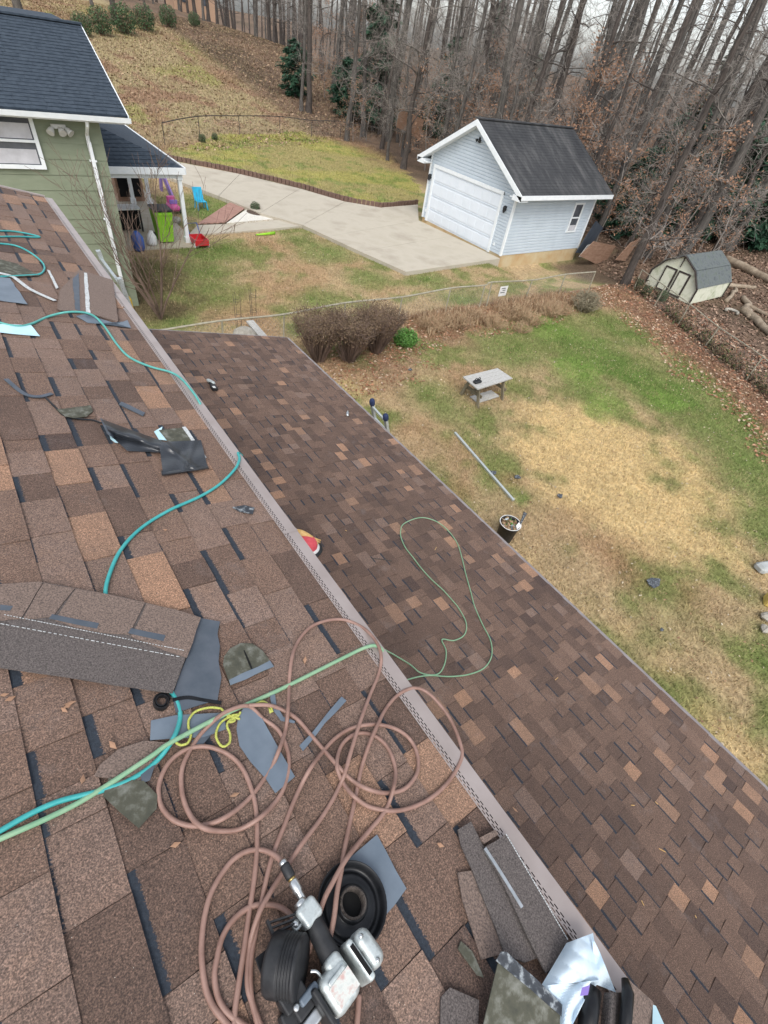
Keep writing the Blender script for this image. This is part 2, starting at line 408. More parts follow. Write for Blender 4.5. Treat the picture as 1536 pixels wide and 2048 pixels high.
M['cyan_plastic'] = mat('cyan_plastic', (.01, .36, .58), None, 5, .4)
M['pink'] = mat('pink_plastic', (.68, .13, .36), None, 5, .4)
M['purple'] = mat('purple_plastic', (.26, .18, .52), None, 5, .4)
M['red'] = mat('red_plastic', (.50, .025, .03), None, 5, .4)
M['coral'] = mat('coral_fabric', (.60, .07, .09), (.66, .10, .12), 30, .7)
M['navy'] = mat('navy_ladder_mitt', (.012, .022, .065), (.02, .034, .09), 30, .8, bs=.3, bd=.004, bscale=90)
M['yellow'] = mat('yellow_plastic', (.60, .40, .04), None, 5, .5)
M['straw_ring'] = mat('pale_yellow_ring', (.62, .47, .14), None, 5, .5)
M['leather'] = mat('tan_leather', (.60, .36, .12), (.72, .48, .20), 26, .7, bs=.4, bd=.006, bscale=40)
M['solar'] = mat('dark_slate_panel', (.035, .045, .06), (.05, .06, .075), 3, .4)
M['rock'] = mat('pale_rock', (.26, .24, .20), (.40, .38, .33), 6, .9, bs=.5, bd=.03)
M['stone_slab'] = mat('grey_stone_slab', (.30, .32, .32), (.42, .44, .43), 4, .85, bs=.3, bd=.01)
M['sign'] = mat('white_sign', (.72, .72, .70), None, 4, .5)
M['peach'] = mat('peach_brick_wall', (.42, .27, .18), (.48, .32, .22), 8, .85)
M['ground'] = attr_mat('ground_soil', .95, .35, 9.0, .1, bs=.9, bd=.05, bscale=14)
M['blade'] = attr_mat('grass_blade', .8, .15, 3.0, .15)

# ================================================================== THE SETTING: ground
def poly_g(pix, z=None):
    return np.array([(P(x, y, 2, z) if z is not None else G(x, y))[:2] for x, y in pix])
def inpoly(x, y, poly):
    x = np.asarray(x); y = np.asarray(y); r = np.zeros(x.shape, bool); n = len(poly); j = n-1
    for i in range(n):
        xi, yi = poly[i]; xj, yj = poly[j]
        c = ((yi > y) != (yj > y)) & (x < (xj-xi)*(y-yi)/((yj-yi)+1e-12)+xi)
        r ^= c; j = i
    return r
SLAB_Z = 0.15
DRIVE = [[(812, 544), (1001, 517), (905, 472), (720, 503)], [(720, 503), (905, 472), (838, 441), (655, 473)],
         [(605, 450), (655, 473), (838, 441), (836, 409), (762, 415), (690, 403)], [(605, 450), (690, 403), (600, 377), (520, 426)],
         [(520, 426), (600, 377), (480, 348), (437, 392)], [(437, 392), (480, 348), (362, 325), (345, 358)], [(345, 358), (362, 325), (300, 312), (270, 330)]]
WALK = [[(376, 470), (394, 450), (470, 447), (468, 464)], [(468, 464), (470, 447), (572, 438), (604, 452)]]
PATHB = [(465, 402), (495, 413), (451, 446), (394, 449)]
BED = [(499, 414), (571, 436), (453, 446)]
drive_polys = [poly_g(q, SLAB_Z) for q in DRIVE]+[poly_g(q, 0.08) for q in WALK]
path_poly = poly_g(PATHB, 0.05); bed_poly = poly_g(BED, 0.05)
lawn_poly = poly_g([(335, 300), (430, 274), (600, 264), (700, 277), (780, 305), (838, 372), (838, 404), (760, 408), (690, 396), (600, 370), (480, 341), (362, 320)])
COLS = dict(straw=(.56, .42, .215), tan=(.40, .300, .175), green=(.115, .185, .042), lime=(.165, .27, .055), redtan=(.33, .195, .115),
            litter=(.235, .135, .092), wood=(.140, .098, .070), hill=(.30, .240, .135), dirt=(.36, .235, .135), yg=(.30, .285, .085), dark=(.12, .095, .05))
BL = []      # (x, y, rx, ry, colour, strength)
def blob(px, py, r, c, s=0.9, ry=None):
    p = G(px, py); BL.append((p[0], p[1], r, ry or r, COLS[c], s))
for a in [(1190, 875, 2.2), (1270, 930, 2.4), (1370, 1000, 1.6), (1120, 850, 1.2), (1200, 960, 2.0), (1310, 1060, 1.7), (1420, 1090, 1.1), (1090, 900, 1.2)]: blob(*a, 'straw', .95)
for a in [(1085, 1135, .5), (1150, 1190, .5), (1330, 1330, .6), (1400, 1420, .6), (1480, 1500, .6), (1250, 1260, .4), (700, 770, .8), (660, 735, .5)]: blob(*a, 'straw', .8)
for a in [(1130, 680, 2.2), (1210, 720, 1.8), (1180, 780, 1.2), (1290, 760, 1.5), (1350, 800, 1.6), (1450, 870, 1.6), (1510, 960, 1.3), (1020, 700, 1.5), (1400, 770, 1.6), (1250, 660, 1.8), (1500, 840, 1.4), (1530, 1060, .9)]: blob(*a, 'green', .85)
for a in [(1145, 745, 1.0), (1215, 815, .8), (1330, 800, .7), (1100, 655, 1.2)]: blob(*a, 'lime', .7)
for a in [(1510, 1270, .5), (1530, 1330, .5), (1240, 1110, .35), (1170, 1190, .3), (1400, 1290, .3), (780, 960, .5), (900, 830, .6), (870, 790, .8), (1040, 1000, .5), (1480, 1180, .4)]: blob(*a, 'green', .65)
for a in [(1190, 1100, .9), (1280, 1150, .9), (900, 900, .9), (960, 760, 1.0), (1060, 1030, .6), (830, 860, .6), (1380, 1200, .8), (1010, 960, .6), (920, 980, .5)]: blob(*a, 'redtan', .6)
for a in [(720, 735, 1.3), (660, 710, 1.0), (790, 705, .9), (880, 670, 1.2)]: blob(*a, 'litter', .7)
for a in [(1200, 1210, 1.0), (1350, 1250, 1.1), (1100, 1085, .8), (1430, 1360, .9), (1290, 1310, .8), (1150, 1140, .7), (1450, 1230, .8), (1000, 1000, .8), (850, 900, .8)]: blob(*a, 'tan', .8)
for a in [(545, 492, 1.3), (480, 620, 1.5), (575, 575, 1.2), (600, 540, 1.0), (520, 640, .9), (700, 530, .7), (760, 575, .7)]: blob(*a, 'dirt', .75)
for a in [(400, 540, 1.2), (650, 505, 1.3), (430, 590, 1.2), (740, 560, 1.0), (450, 500, 1.2), (640, 600, 1.0), (920, 600, 1.0), (400, 500, 1.0), (350, 640, .8), (600, 480, .8), (860, 560, 1.0), (420, 405, 1.6), (440, 430, 1.2), (400, 425, 1.0)]: blob(*a, 'green', .8)
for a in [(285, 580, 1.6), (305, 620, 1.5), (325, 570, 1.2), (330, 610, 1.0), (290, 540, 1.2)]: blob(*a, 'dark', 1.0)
FR0, FR1 = np.array([24.0, 11.6]), np.array([16.3, -2.2])     # right-hand fence line
def ground_col(x, y):
    x = np.asarray(x, float); y = np.asarray(y, float); c = np.empty(x.shape+(3,))
    n1 = fbm(x, y, 2.6); n2 = fbm(x+50, y+20, .8); n3 = fbm(x-20, y+90, 7.0)
    g = (.9*sstep(.44, .62, n1*.45+n2*.55))[..., None]
    c[:] = np.array(COLS['tan'])*(1-g)+np.array((.165, .195, .062))*g
    def over(col, w):
        w = np.clip(w, 0, 1)[..., None]; c[:] = c*(1-w)+np.array(col)*w
    for bx, by, rx, ry, col, s in BL:
        d = np.hypot((x-bx)/rx, (y-by)/ry)+(n2-.5)*1.9+(n1-.5)*.8
        over(col, s*sstep(1.25, .35, d)*(.70+.6*(n2-.25)))
    # far yard hill and wood
    hd = y-(38+0.42*(x-12))
    over(COLS['hill'], sstep(-3, 2, hd+(n1-.5)*4)*(x < 60))
    over((.25, .235, .085), .75*sstep(2, 6, hd)*sstep(.52, .66, n3))
    over(COLS['litter'], .75*sstep(.50, .64, n1)*sstep(1, 5, hd))
    over((.22, .13, .08), .8*sstep(3, -3, np.abs(hd+1)-2)*sstep(.3, .5, n2))
    li = inpoly(x+(n2-.5)*1.5, y+(n1-.5)*1.5, lawn_poly)
    over(COLS['yg'], .9*li); over((.30, .25, .12), .7*li*sstep(.45, .62, n1)); over(COLS['green'], .6*li*sstep(.58, .7, n2))
    over(COLS['litter'], .9*li*sstep(24.5, 28.5, x+(n1-.5)*3))
    # leaves against the fences
    u = (FR1-FR0)/np.linalg.norm(FR1-FR0); nrm = np.array([u[1], -u[0]])
    sd = (x-FR0[0])*nrm[0]+(y-FR0[1])*nrm[1]                  # negative beyond the fence
    sd = -sd if nrm[0] > 0 else sd
    edge = sd+(n1-.5)*1.6+(n2-.5)*.8
    inyard = (y < 12.6)
    over(COLS['litter'], .92*sstep(2.2, 1.1, edge)*inyard*(x > 10))
    mf = 12.2-y+(n1-.5)*1.5+(n2-.5)*.7
    over((.27, .165, .10), .85*sstep(1.9, .9, mf)*(y < 12.7)*(x > 9))
    w = np.maximum(sstep(.4, -.4, edge)*(x > 10)*(y < 15), sstep(27, 29.5, x+(n2-.5)*2)*(hd < 6))
    w = np.maximum(w, sstep(24, 27, x)*sstep(23, 25, y)*(~li))
    w = np.maximum(w, sstep(22.5, 24.5, x)*sstep(16.5, 15.5, y))
    over(COLS['wood'], w)  # woodland litter colour, darkened to carry the shade under the trees
    over((.20, .135, .092), .8*w*sstep(.48, .62, n1)); over((.10, .075, .05), .7*w*sstep(.55, .68, n3))
    return c*(0.85+0.3*fbm(x*1.0+5, y, .35))[..., None]
def terrain_mesh():
    def axis(lo, hi, f0, f1, fine, grow):
        a = list(np.arange(f0, f1+1e-6, fine)); s = fine; v = f1
        while v < hi: s *= grow; v += s; a.append(min(v, hi))
        s = fine; v = f0; b = []
        while v > lo: s *= grow; v -= s; b.append(max(v, lo))
        return np.array(b[::-1]+a)
    xs = axis(-500, 900, -2, 34, .22, 1.16); ys = axis(-500, 900, -4, 50, .22, 1.16)
    X, Y = np.meshgrid(xs, ys); Z = T(X, Y); V = np.stack([X.ravel(), Y.ravel(), Z.ravel()], 1)
    nx, ny = len(xs), len(ys); i = np.arange(nx-1)[None, :]+np.arange(ny-1)[:, None]*nx; i = i.ravel()
    F = np.stack([i, i+1, i+nx+1, i+nx], 1)
    return mesh_np('ground', V, [F], cols=ground_col(X.ravel(), Y.ravel()), smooth=True)
gnd = link('ground', terrain_mesh(), M['ground']); tag(gnd, 'dormant patchy lawn and leaf covered ground', None, None, 'structure')

# ------------------------------------------------------------------ grass, fallen leaves (uncountable)
FOOT = [np.array([(-6, -6), (4.1, -6), (4.1, 8.1), (-6, 8.1)]), np.array([(-6, 15.7), (3.2, 15.7), (3.2, 27), (-6, 27)]), np.array([(19.3, 16.1), (25.5, 16.1), (25.5, 22.2), (19.3, 22.2)]), np.array([(3, 20.2), (6.7, 20.2), (6.9, 28), (3, 28)])]
def blocked(x, y):
    b = np.zeros(x.shape, bool)
    for p in FOOT+drive_polys+[path_poly, bed_poly]: b |= inpoly(x, y, p)
    return b
def inview(x, y, z=0.0, m=60):
    d = np.stack([x-CAM[0], y-CAM[1], np.zeros_like(x)+z-CAM[2]], 1) @ CM
    px = 768+FPX*d[:, 0]/d[:, 2]; py = 1024+FPX*d[:, 1]/d[:, 2]
    return (d[:, 2] > 0) & (px > -m) & (px < 1536+m) & (py > -m) & (py < 2048+m)
def scatter(x0, x1, y0, y1, dens, keep):
    n = int((x1-x0)*(y1-y0)*dens); x = RNG.uniform(x0, x1, n); y = RNG.uniform(y0, y1, n)
    k = keep(x, y) & ~blocked(x, y) & inview(x, y, 0, 150); return x[k], y[k]
def blades(x, y, ln, wd, lean, cvar=.3):
    n = len(x); z = T(x, y); a = RNG.uniform(0, 2*np.pi, n); L = ln*RNG.uniform(.5, 1.3, n); W = wd*RNG.uniform(.6, 1.3, n)
    le = lean*RNG.uniform(.4, 1.2, n); dx, dy = np.cos(a), np.sin(a)
    b = np.stack([x, y, z-.005], 1); s = np.stack([-dy*W/2, dx*W/2, np.zeros(n)], 1)
    mid = b+np.stack([dx*L*.35*le, dy*L*.35*le, L*.6*np.sqrt(np.clip(1-(.5*le)**2, .1, 1))], 1)
    tip = b+np.stack([dx*L*le, dy*L*le, L*np.sqrt(np.clip(1-(.85*le)**2, .05, 1))], 1)
    V = np.stack([b-s, b+s, mid+s*.7, mid-s*.7, tip], 1).reshape(-1, 3)
    i = np.arange(n)*5
    Q = np.stack([i, i+1, i+2, i+3], 1); Tt = np.stack([i+3, i+2, i+4], 1)
    c = ground_col(x, y)*1.12; c = c*(1+cvar*RNG.uniform(-1, 1, (n, 1)))
    hue = RNG.random(n)[:, None]; cl = fbm(x+3, y-8, .45)[:, None]; c = np.where(hue < .05+.30*sstep(.48, .66, cl), c*.3+np.array((.46, .36, .20))*.7, c); c = np.where(hue > .90, c*.5+np.array((.12, .16, .05))*.5, c); c = c*np.where(RNG.random((n, 1)) < .15, .55, 1.0)
    return V, Q, Tt, np.repeat(np.clip(c, .01, .8), 5, 0)
def leaves(x, y, sz, pal, up=.35):
    n = len(x); z = T(x, y)+.015; a = RNG.uniform(0, 2*np.pi, n); s = sz*RNG.uniform(.5, 1.3, n)
    u = np.stack([np.cos(a), np.sin(a), RNG.uniform(-up, up, n)], 1)*s[:, None]
    w = np.stack([-np.sin(a), np.cos(a), RNG.uniform(-up, up, n)], 1)*s[:, None]*.6
    p = np.stack([x, y, z+s*.25], 1)
    V = np.stack([p-u, p-w, p+u, p+w+np.array([0, 0, 1])*s[:, None]*.25], 1).reshape(-1, 3)
    i = np.arange(n)*4; F = np.stack([i, i+1, i+2, i+3], 1)
    pal = np.array(pal); c = pal[RNG.integers(0, len(pal), n)]*RNG.uniform(.7, 1.25, (n, 1))
    return V, F, np.repeat(c, 4, 0)
def stuff_blades(name, label, cat, parts):
    V = []; Q = []; Tt = []; C = []; o = 0
    for v, q, t, c in parts:
        V.append(v); Q.append(q+o); Tt.append(t+o); C.append(c); o += len(v)
    ob = link(name, mesh_np(name, np.concatenate(V), [np.concatenate(Q), np.concatenate(Tt)], cols=np.concatenate(C)), M['blade'])
    return tag(ob, label, cat, None, 'stuff')
def right_of_fence(x, y):
    u = (FR1-FR0)/np.linalg.norm(FR1-FR0); return (x-FR0[0])*(-u[1])+(y-FR0[1])*u[0]   # >0 beyond
_sgn = 1 if right_of_fence(np.array([30.]), np.array([5.]))[0] > 0 else -1
beyond = lambda x, y: _sgn*right_of_fence(x, y)
x1, y1 = scatter(4.2, 23, -3, 12.2, 1150, lambda x, y: (beyond(x, y) < -.3))
x2, y2 = scatter(2.5, 20, 12.2, 20.5, 520, lambda x, y: x > 2)
x3, y3 = scatter(6, 29, 24, 46, 150, lambda x, y: inpoly(x, y, lawn_poly))
x4, y4 = scatter(6, 13, 20, 30, 300, lambda x, y: x > 6.6)
stuff_blades('lawn_grass', 'short patchy winter grass covering the yards', 'grass', [blades(x1, y1, .075, .010, .8), blades(x2, y2, .08, .013, .75), blades(x3, y3, .09, .022, .7), blades(x4, y4, .08, .016, .7)])
x5, y5 = scatter(8, 45, 36, 95, 45, lambda x, y: (y-(38+.42*(x-12)) > -1) & (x < 50))
stuff_blades('hillside_grass', 'thin tan grass on the far hillside', 'grass', [blades(x5, y5, .14, .045, .75)])
LP_PAL = [(.34, .17, .10), (.26, .12, .07), (.42, .25, .16), (.20, .09, .055), (.50, .38, .28)]
lv = []
xb, yb = scatter(8, 20.5, 10.6, 12.4, 420, lambda x, y: (fbm(x, y, 1.3) > .43) & (y > 11.5-.9*fbm(x+9, y, 2.0)))
_bv, _bq, _bt, _bc = blades(xb, yb, .34, .016, .75); _bc[:] = np.repeat(np.array([(.40, .28, .17), (.30, .19, .11), (.48, .37, .24), (.24, .15, .09)])[RNG.integers(0, 4, len(xb))], 5, 0)
stuff_blades('dry_brush', 'tan dry brush and dead stalks along the chain link fence', 'dry brush', [(_bv, _bq, _bt, _bc)])
xa, ya = scatter(9, 26, -3, 12.6, 95, lambda x, y: (beyond(x, y) > -2.4-1.2*(fbm(x, y, 2.)-.5)*2) & (beyond(x, y) < 2.5)); lv.append(leaves(xa, ya, .055, LP_PAL))
xa, ya = scatter(7, 22, 9.6, 12.5, 95, lambda x, y: (y > 11.0-1.4*fbm(x, y, 1.5))); lv.append(leaves(xa, ya, .05, LP_PAL))
xa, ya = scatter(4.2, 22, -3, 22, 14, lambda x, y: x > 0); lv.append(leaves(xa, ya, .026, [(.50, .40, .28), (.38, .24, .14), (.48, .42, .32), (.22, .13, .08)]))
xa, ya = scatter(5.5, 10, 8.8, 11, 110, lambda x, y: fbm(x, y, 1.2) > .40); lv.append(leaves(xa, ya, .045, LP_PAL))
V = []; F = []; C = []; o_ = 0
for v, f, c in lv: V.append(v); F.append(f+o_); C.append(c); o_ += len(v)
tag(link('fallen_leaves', mesh_np('fallen_leaves', np.concatenate(V), [np.concatenate(F)], cols=np.concatenate(C)), M['blade']), 'brown fallen leaves drifted along the fences', 'leaf litter', None, 'stuff')
lv = []
xa, ya = scatter(20, 75, -12, 80, 50, lambda x, y: (beyond(x, y) > 0) & ((x > 25.5) | (y < 15.5)) & ~inpoly(x, y, lawn_poly)); lv.append(leaves(xa, ya, .075, [(.22, .145, .105), (.17, .11, .08), (.29, .20, .145), (.14, .095, .07)], .6))
xa, ya = scatter(8, 60, 37, 90, 12, lambda x, y: (y-(38+.42*(x-12)) > -2)); lv.append(leaves(xa, ya, .10, [(.27, .18, .115), (.22, .14, .09), (.36, .26, .17)], .5))
V = []; F = []; C = []; o_ = 0
for v, f, c in lv: V.append(v); F.append(f+o_); C.append(c); o_ += len(v)
tag(link('woodland_litter', mesh_np('woodland_litter', np.concatenate(V), [np.concatenate(F)], cols=np.concatenate(C)), M['blade']), 'thick rust brown leaf litter under the woods', 'leaf litter', None, 'stuff')

# ================================================================== OUR HOUSE (two roofs)
house = thing('house', 'brown shingled split level house under the camera', 'house', (1.0, 1.0, 0.0))
H0 = ORG[house.name]
UR_E, UR_X0, UR_Y0, UR_Y1 = 0.735, -3.6, -4.5, 7.25        # upper roof: eave x, ridge x, ends
LR_E, LR_X0, LR_Y0, LR_Y1 = 4.27, 0.33, -6.0, 8.30
def roofpt(o, et, n, x, y, h):
    return o+et*(x/et[0])+EY*y+n*h
def deck(o, et, n, xa, xb, ya, yb, th):
    p = [roofpt(o, et, n, a, b, h) for h in (-th, -.001) for a, b in ((xa, ya), (xb, ya), (xb, yb), (xa, yb))]
    return MB().hexa(p)
upper_roof = deck(OU, ETU, NU, UR_X0, UR_E-.01, UR_Y0, UR_Y1, .12).build('upper_roof', M['granule_brown'], house)
lower_roof = deck(OL, ETL, NL, LR_X0, LR_E-.01, LR_Y0, LR_Y1, .12).build('lower_roof', M['granule_brown'], house)
tag(upper_roof, 'upper roof plane of brown laminated shingles'); tag(lower_roof, 'lower darker brown shingled roof plane')
back = [np.array([UR_X0, y, 0])+OU-np.array([0, 0, SU*UR_X0]) for y in (UR_Y0, UR_Y1)]
MB().prism([back[0], back[1], back[1]+np.array([-4, 0, -4*SU]), back[0]+np.array([-4, 0, -4*SU])], (0, 0, -.12)).build('back_roof', M['granule_brown'], house)
TONES = [.05, .18, .30, .42, .52, .62, .70, .86, .97]
WID = [.08, .11, .15, .19, .24, .30]
EXP = .143
def piece_arrays(w, cut, jit=(0, 0, 0, 0)):
    hb = .0042 if cut else .0092; g = .0012
    y0, y1 = g, w-g; t0, t1 = -.012, EXP
    top = [(y0, t0, .0006), (y0, t1, hb+jit[0]), (y1, t1, hb+jit[1]), (y1, t0, .0006)]
    bot = [(y0, t0, -.001), (y0, t1, .0004), (y1, t1, .0004), (y1, t0, -.001)]
    V = np.array(top+bot); F = np.array([(0, 1, 2, 3), (1, 5, 6, 2), (0, 4, 5, 1), (2, 6, 7, 3)])
    UV = V[:, :2].copy()
    return V, F, UV
def lay_roof(parent, o, et, n, xe, x0, ya, yb, tonep, seed, nparts, label, WID=WID, bsc=1.0):
    rn = random.Random(seed); cosa = et[0]; pieces = []
    ncourse = int((xe-x0)/(EXP*cosa))
    for i in range(ncourse):
        tb = xe/cosa-i*EXP; y = ya-rn.random()*.3; cut = rn.random() < .5
        cbias = rn.uniform(-.07, .07)
        while y < yb:
            w = rn.choice(WID[1:5] if cut else WID[2:]) if rn.random() < .8 else rn.choice(WID)
            w = min(w, yb-y)
            if w < .03: break
            if y >= ya-.35:
                tone = rn.choices(TONES, tonep)[0]
                band = (rn.choice((1, 1, .8, .35)) if cut else (0.0 if rn.random() < .85 else .6))*bsc
                pieces.append((tb-EXP, max(y, ya), w, cut, tone, band))
            y += w; cut = not cut
    def key(p):
        c = o+et*(p[0]+EXP/2)+EY*(p[1]+p[2]/2); q = proj(c)
        if q[2] < .2 or not (-60 < q[0] < 1596 and -60 < q[1] < 2108): return 0.0
        v = c-CAM; return abs(v @ n)/np.linalg.norm(v)**3*p[2]
    pieces.sort(key=key, reverse=True)
    frame = np.stack([EY, et, n])        # local (y,t,h) -> world
    cache = {}; R = Matrix([[frame[k][r] for k in range(3)] for r in range(3)]).to_4x4()
    for (t, y, w, cut, tone, band) in pieces[:nparts]:
        k = (round(w, 3), cut, tone, band, rn.randrange(2))
        if k not in cache:
            V, F, UV = piece_arrays(w, cut, [rn.uniform(0, .0025) for _ in range(4)])
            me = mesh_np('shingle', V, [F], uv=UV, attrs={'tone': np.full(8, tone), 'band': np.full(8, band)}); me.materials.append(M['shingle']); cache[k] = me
        ob = bpy.data.objects.new('shingle', cache[k]); COL.objects.link(ob); ob.parent = parent
        mw = R.copy(); mw.translation = Vector(o+et*t+EY*y-H0); ob.matrix_local = mw
    V = []; F = []; UV = []; A = []; B = []
    for j, (t, y, w, cut, tone, band) in enumerate(pieces[nparts:]):
        v, f, uv = piece_arrays(w, cut, [rn.uniform(0, .0025) for _ in range(4)])
        V.append(o+et*t+EY*y-H0+v @ frame); F.append(f+8*j); UV.append(uv); A += [tone]*8; B += [band]*8
    me = mesh_np('shingle_field', np.concatenate(V), [np.concatenate(F)], uv=np.concatenate(UV), attrs={'tone': A, 'band': B})
    ob = link('shingle_field', me, M['shingle'], parent); tag(ob, label, None, None, 'stuff')
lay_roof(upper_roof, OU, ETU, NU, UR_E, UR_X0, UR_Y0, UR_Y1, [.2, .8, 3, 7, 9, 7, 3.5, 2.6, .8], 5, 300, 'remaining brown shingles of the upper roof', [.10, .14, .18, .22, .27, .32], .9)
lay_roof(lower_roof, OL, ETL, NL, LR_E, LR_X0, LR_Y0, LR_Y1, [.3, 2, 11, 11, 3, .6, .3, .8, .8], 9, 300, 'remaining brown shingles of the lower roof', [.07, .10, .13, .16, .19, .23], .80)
# gutter with perforated guard along the upper eave
def gpt(dx, y, dz=0.0):
    x = UR_E-.010+dx; z = OU[2]-SU*(UR_E-.010)-.19*dx+.011+dz; return np.array([x, y, z])
gm = MB(); GY0, GY1 = -4.4, 7.22
rows = [(.005, .0085), (.0125, .016), (.020, .0235)]
for a, b in ((0, .005), (.0085, .0125), (.016, .020), (.0235, .076)):
    gm.add([gpt(a, GY0), gpt(b, GY0), gpt(b, GY1), gpt(a, GY1)], [(0, 1, 2, 3)])
for k, (a, b) in enumerate(rows):
    y = GY0+(k % 2)*.012
    while y < GY1:
        gm.add([gpt(a, y), gpt(b, y), gpt(b, y+.009), gpt(a, y+.009)], [(0, 1, 2, 3)]); y += .024
gm.add([gpt(.076, GY0), gpt(.080, GY0, -.022), gpt(.080, GY1, -.022), gpt(.076, GY1)], [(0, 1, 2, 3)])
guard = gm.build('gutter_guard', M['guard'], house); tag(guard, 'pinkish grey perforated metal gutter guard')
g2 = MB()
prof = [(.003, -.012), (.003, -.11), (.055, -.11), (.078, -.05), (.078, -.012)]
for i in range(4):
    a, b = prof[i], prof[i+1]; g2.add([gpt(a[0], GY0, a[1]), gpt(b[0], GY0, b[1]), gpt(b[0], GY1, b[1]), gpt(a[0], GY1, a[1])], [(0, 1, 2, 3)])
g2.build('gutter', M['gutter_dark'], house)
yy = GY0+2.0
for yy in (-1.6, 1.45, 4.5):                                  # overlaps between guard lengths
    MB().add([gpt(.0, yy, .002), gpt(.0775, yy, .002), gpt(.0775, yy+.02, .0025), gpt(.0, yy+.02, .0025)], [(0, 1, 2, 3)]).build('guard_joint', M['guard'], house)
# rake trims, drip edge, walls
MB().bar(roofpt(OU, ETU, NU, UR_X0, UR_Y1+.012, .0), roofpt(OU, ETU, NU, UR_E, UR_Y1+.012, .0), .03, .035, NU).build('rake_trim', M['guard'], house)
MB().bar(roofpt(OL, ETL, NL, LR_X0, LR_Y1+.010, -.008), roofpt(OL, ETL, NL, LR_E+.02, LR_Y1+.010, -.008), .022, .03, NL).build('rake_trim', M['drip'], house)
MB().box(roofpt(OL, ETL, NL, LR_E+.022, (LR_Y0+LR_Y1)/2, -.014), (.055, LR_Y1-LR_Y0, .03)).build('drip_edge', M['drip'], house)
zl = OL[2]-SL*3.95
MB().box((3.93, .95, (zl-.15)/2-.1), (.12, 13.6, zl-.05)).build('wall', M['siding_tan'], house)
MB().box((2.1, 7.72, (zl-.1)/2), (3.6, .1, zl-.1)).build('wall', M['siding_tan'], house)
MB().box((.31, 1.0, 3.9), (.1, 11.4, 1.95)).build('wall', M['siding_tan'], house)
MB().box((-2.0, 6.85, 2.4), (4.6, .1, 4.8)).build('wall', M['siding_tan'], house)

# ================================================================== DRIVEWAY, WALK, PATH
drive = thing('driveway', 'pale concrete driveway and apron leading to the garage', None, (14, 20, 0)); drive['kind'] = 'structure'
def shrink(p, g=.012):
    c = p.mean(0); out = []
    for q in p:
        d = c-q; out.append(q+d/np.linalg.norm(d)*g*1.6)
    return np.array(out)
for q in DRIVE:
    pts = shrink(np.array([P(x, y, 2, SLAB_Z) for x, y in q]))
    MB().prism([*pts], (0, 0, -.42)).build('concrete_panel', M['concrete'], drive)
walk = thing('walkway', 'narrow concrete walkway from porch to driveway', None, (9, 21, 0)); walk['kind'] = 'structure'
for q in WALK:
    pts = shrink(np.array([P(x, y, 2, .08) for x, y in q])); MB().prism([*pts], (0, 0, -.2)).build('concrete_panel', M['concrete'], walk)
bp = thing('brick_path', 'short red brick path beside the gravel bed', None, P(444, 425, 2, .05)); bp['kind'] = 'structure'
pa = [P(x, y, 2, .05) for x, y in PATHB]
MB().prism(pa, (0, 0, -.1)).build('mortar_bed', M['mulch'], bp)
nb = 9; nl = 22; bm_ = MB()
for i in range(nb):
    for j in range(nl):
        u0, u1 = (i+.04)/nb, (i+.96)/nb; v0, v1 = (j+.03+(i % 2)*.5)/nl, (j+.97+(i % 2)*.5)/nl
        if v1 > 1: continue
        f = lambda u, v: (pa[0]*(1-u)+pa[1]*u)*(1-v)+(pa[3]*(1-u)+pa[2]*u)*v
        bm_.prism([f(a, b)+np.array([0, 0, .025]) for a, b in ((u0, v0), (u1, v0), (u1, v1), (u0, v1))], (0, 0, -.03))
tag(bm_.build('brick_field', M['brick_pale'], bp), 'weathered red paver bricks', None, None, 'stuff')
gb = MB().prism([P(x, y, 2, .05) for x, y in BED], (0, 0, -.1)).build('gravel_bed', M['gravel']); tag(gb, 'triangular bed of white gravel', None, None, 'structure')
mb_ = G(511, 428)
mm = MB().lathe([(.52, 0), (.48, .03), (.30, .06), (.1, .07)], (mb_[0]+.15, mb_[1]+.1, .045), n=18); mm.build('mulch_ring', M['mulch'])
tag(bpy.data.objects['mulch_ring'], 'round dark mulch ring in the white gravel bed', None, None, 'structure')
# brick kerb along the back lawn
kerb = thing('brick_kerb', 'low red brick kerb between driveway and back lawn', 'kerb', G(600, 372))
kp = spline([P(x, y, 2, .1) for x, y in ((300, 308), (362, 321), (480, 344), (600, 373), (690, 399), (762, 411.5), (800, 409), (836, 405.5))], 60)
acc = 0.0; last = kp[0]; kb_me = {}
for a, b in zip(kp[:-1], kp[1:]):
    acc += np.linalg.norm(b-a)
    if acc > .225:
        d = (b-last); L = np.linalg.norm(d); d /= L; c = (b+last)/2; c[2] = .14+R0.uniform(-.012, .012)
        ob = MB().box(c, (.205, .11, .24), (d, np.cross((0, 0, 1.), d), np.array((0, 0, 1.)))).build('brick', M['brick'], kerb); acc = 0; last = b

# ================================================================== GARAGE
GX0, GX1, GY0_, GY1_, GZ = 19.45, 25.35, 16.2, 22.12, .15
gar = thing('detached_garage', 'pale blue vinyl sided garage with white overhead door and black roof', 'garage', ((GX0+GX1)/2, (GY0_+GY1_)/2, 0))
MB().box(((GX0+GX1)/2, (GY0_+GY1_)/2, -.13), (GX1-GX0+.02, GY1_-GY0_+.02, .76)).build('foundation', M['concrete_edge'], gar)
WH = 2.95; RH = 4.60; YC = 19.2; OVH = 3.58; EZ = GZ+2.62
DY0, DY1, DH = 17.05, 21.72, 2.34
core = MB()
core.prism([(GX0, GY0_, GZ+.10), (GX0, GY0_, GZ+WH), (GX0, YC, GZ+RH-.12), (GX0, GY1_, GZ+WH), (GX0, GY1_, GZ+.10)], (GX1-GX0, 0, 0))
core.build('wall', M['siding_blue'], gar)
lap = .128
z = GZ+.09
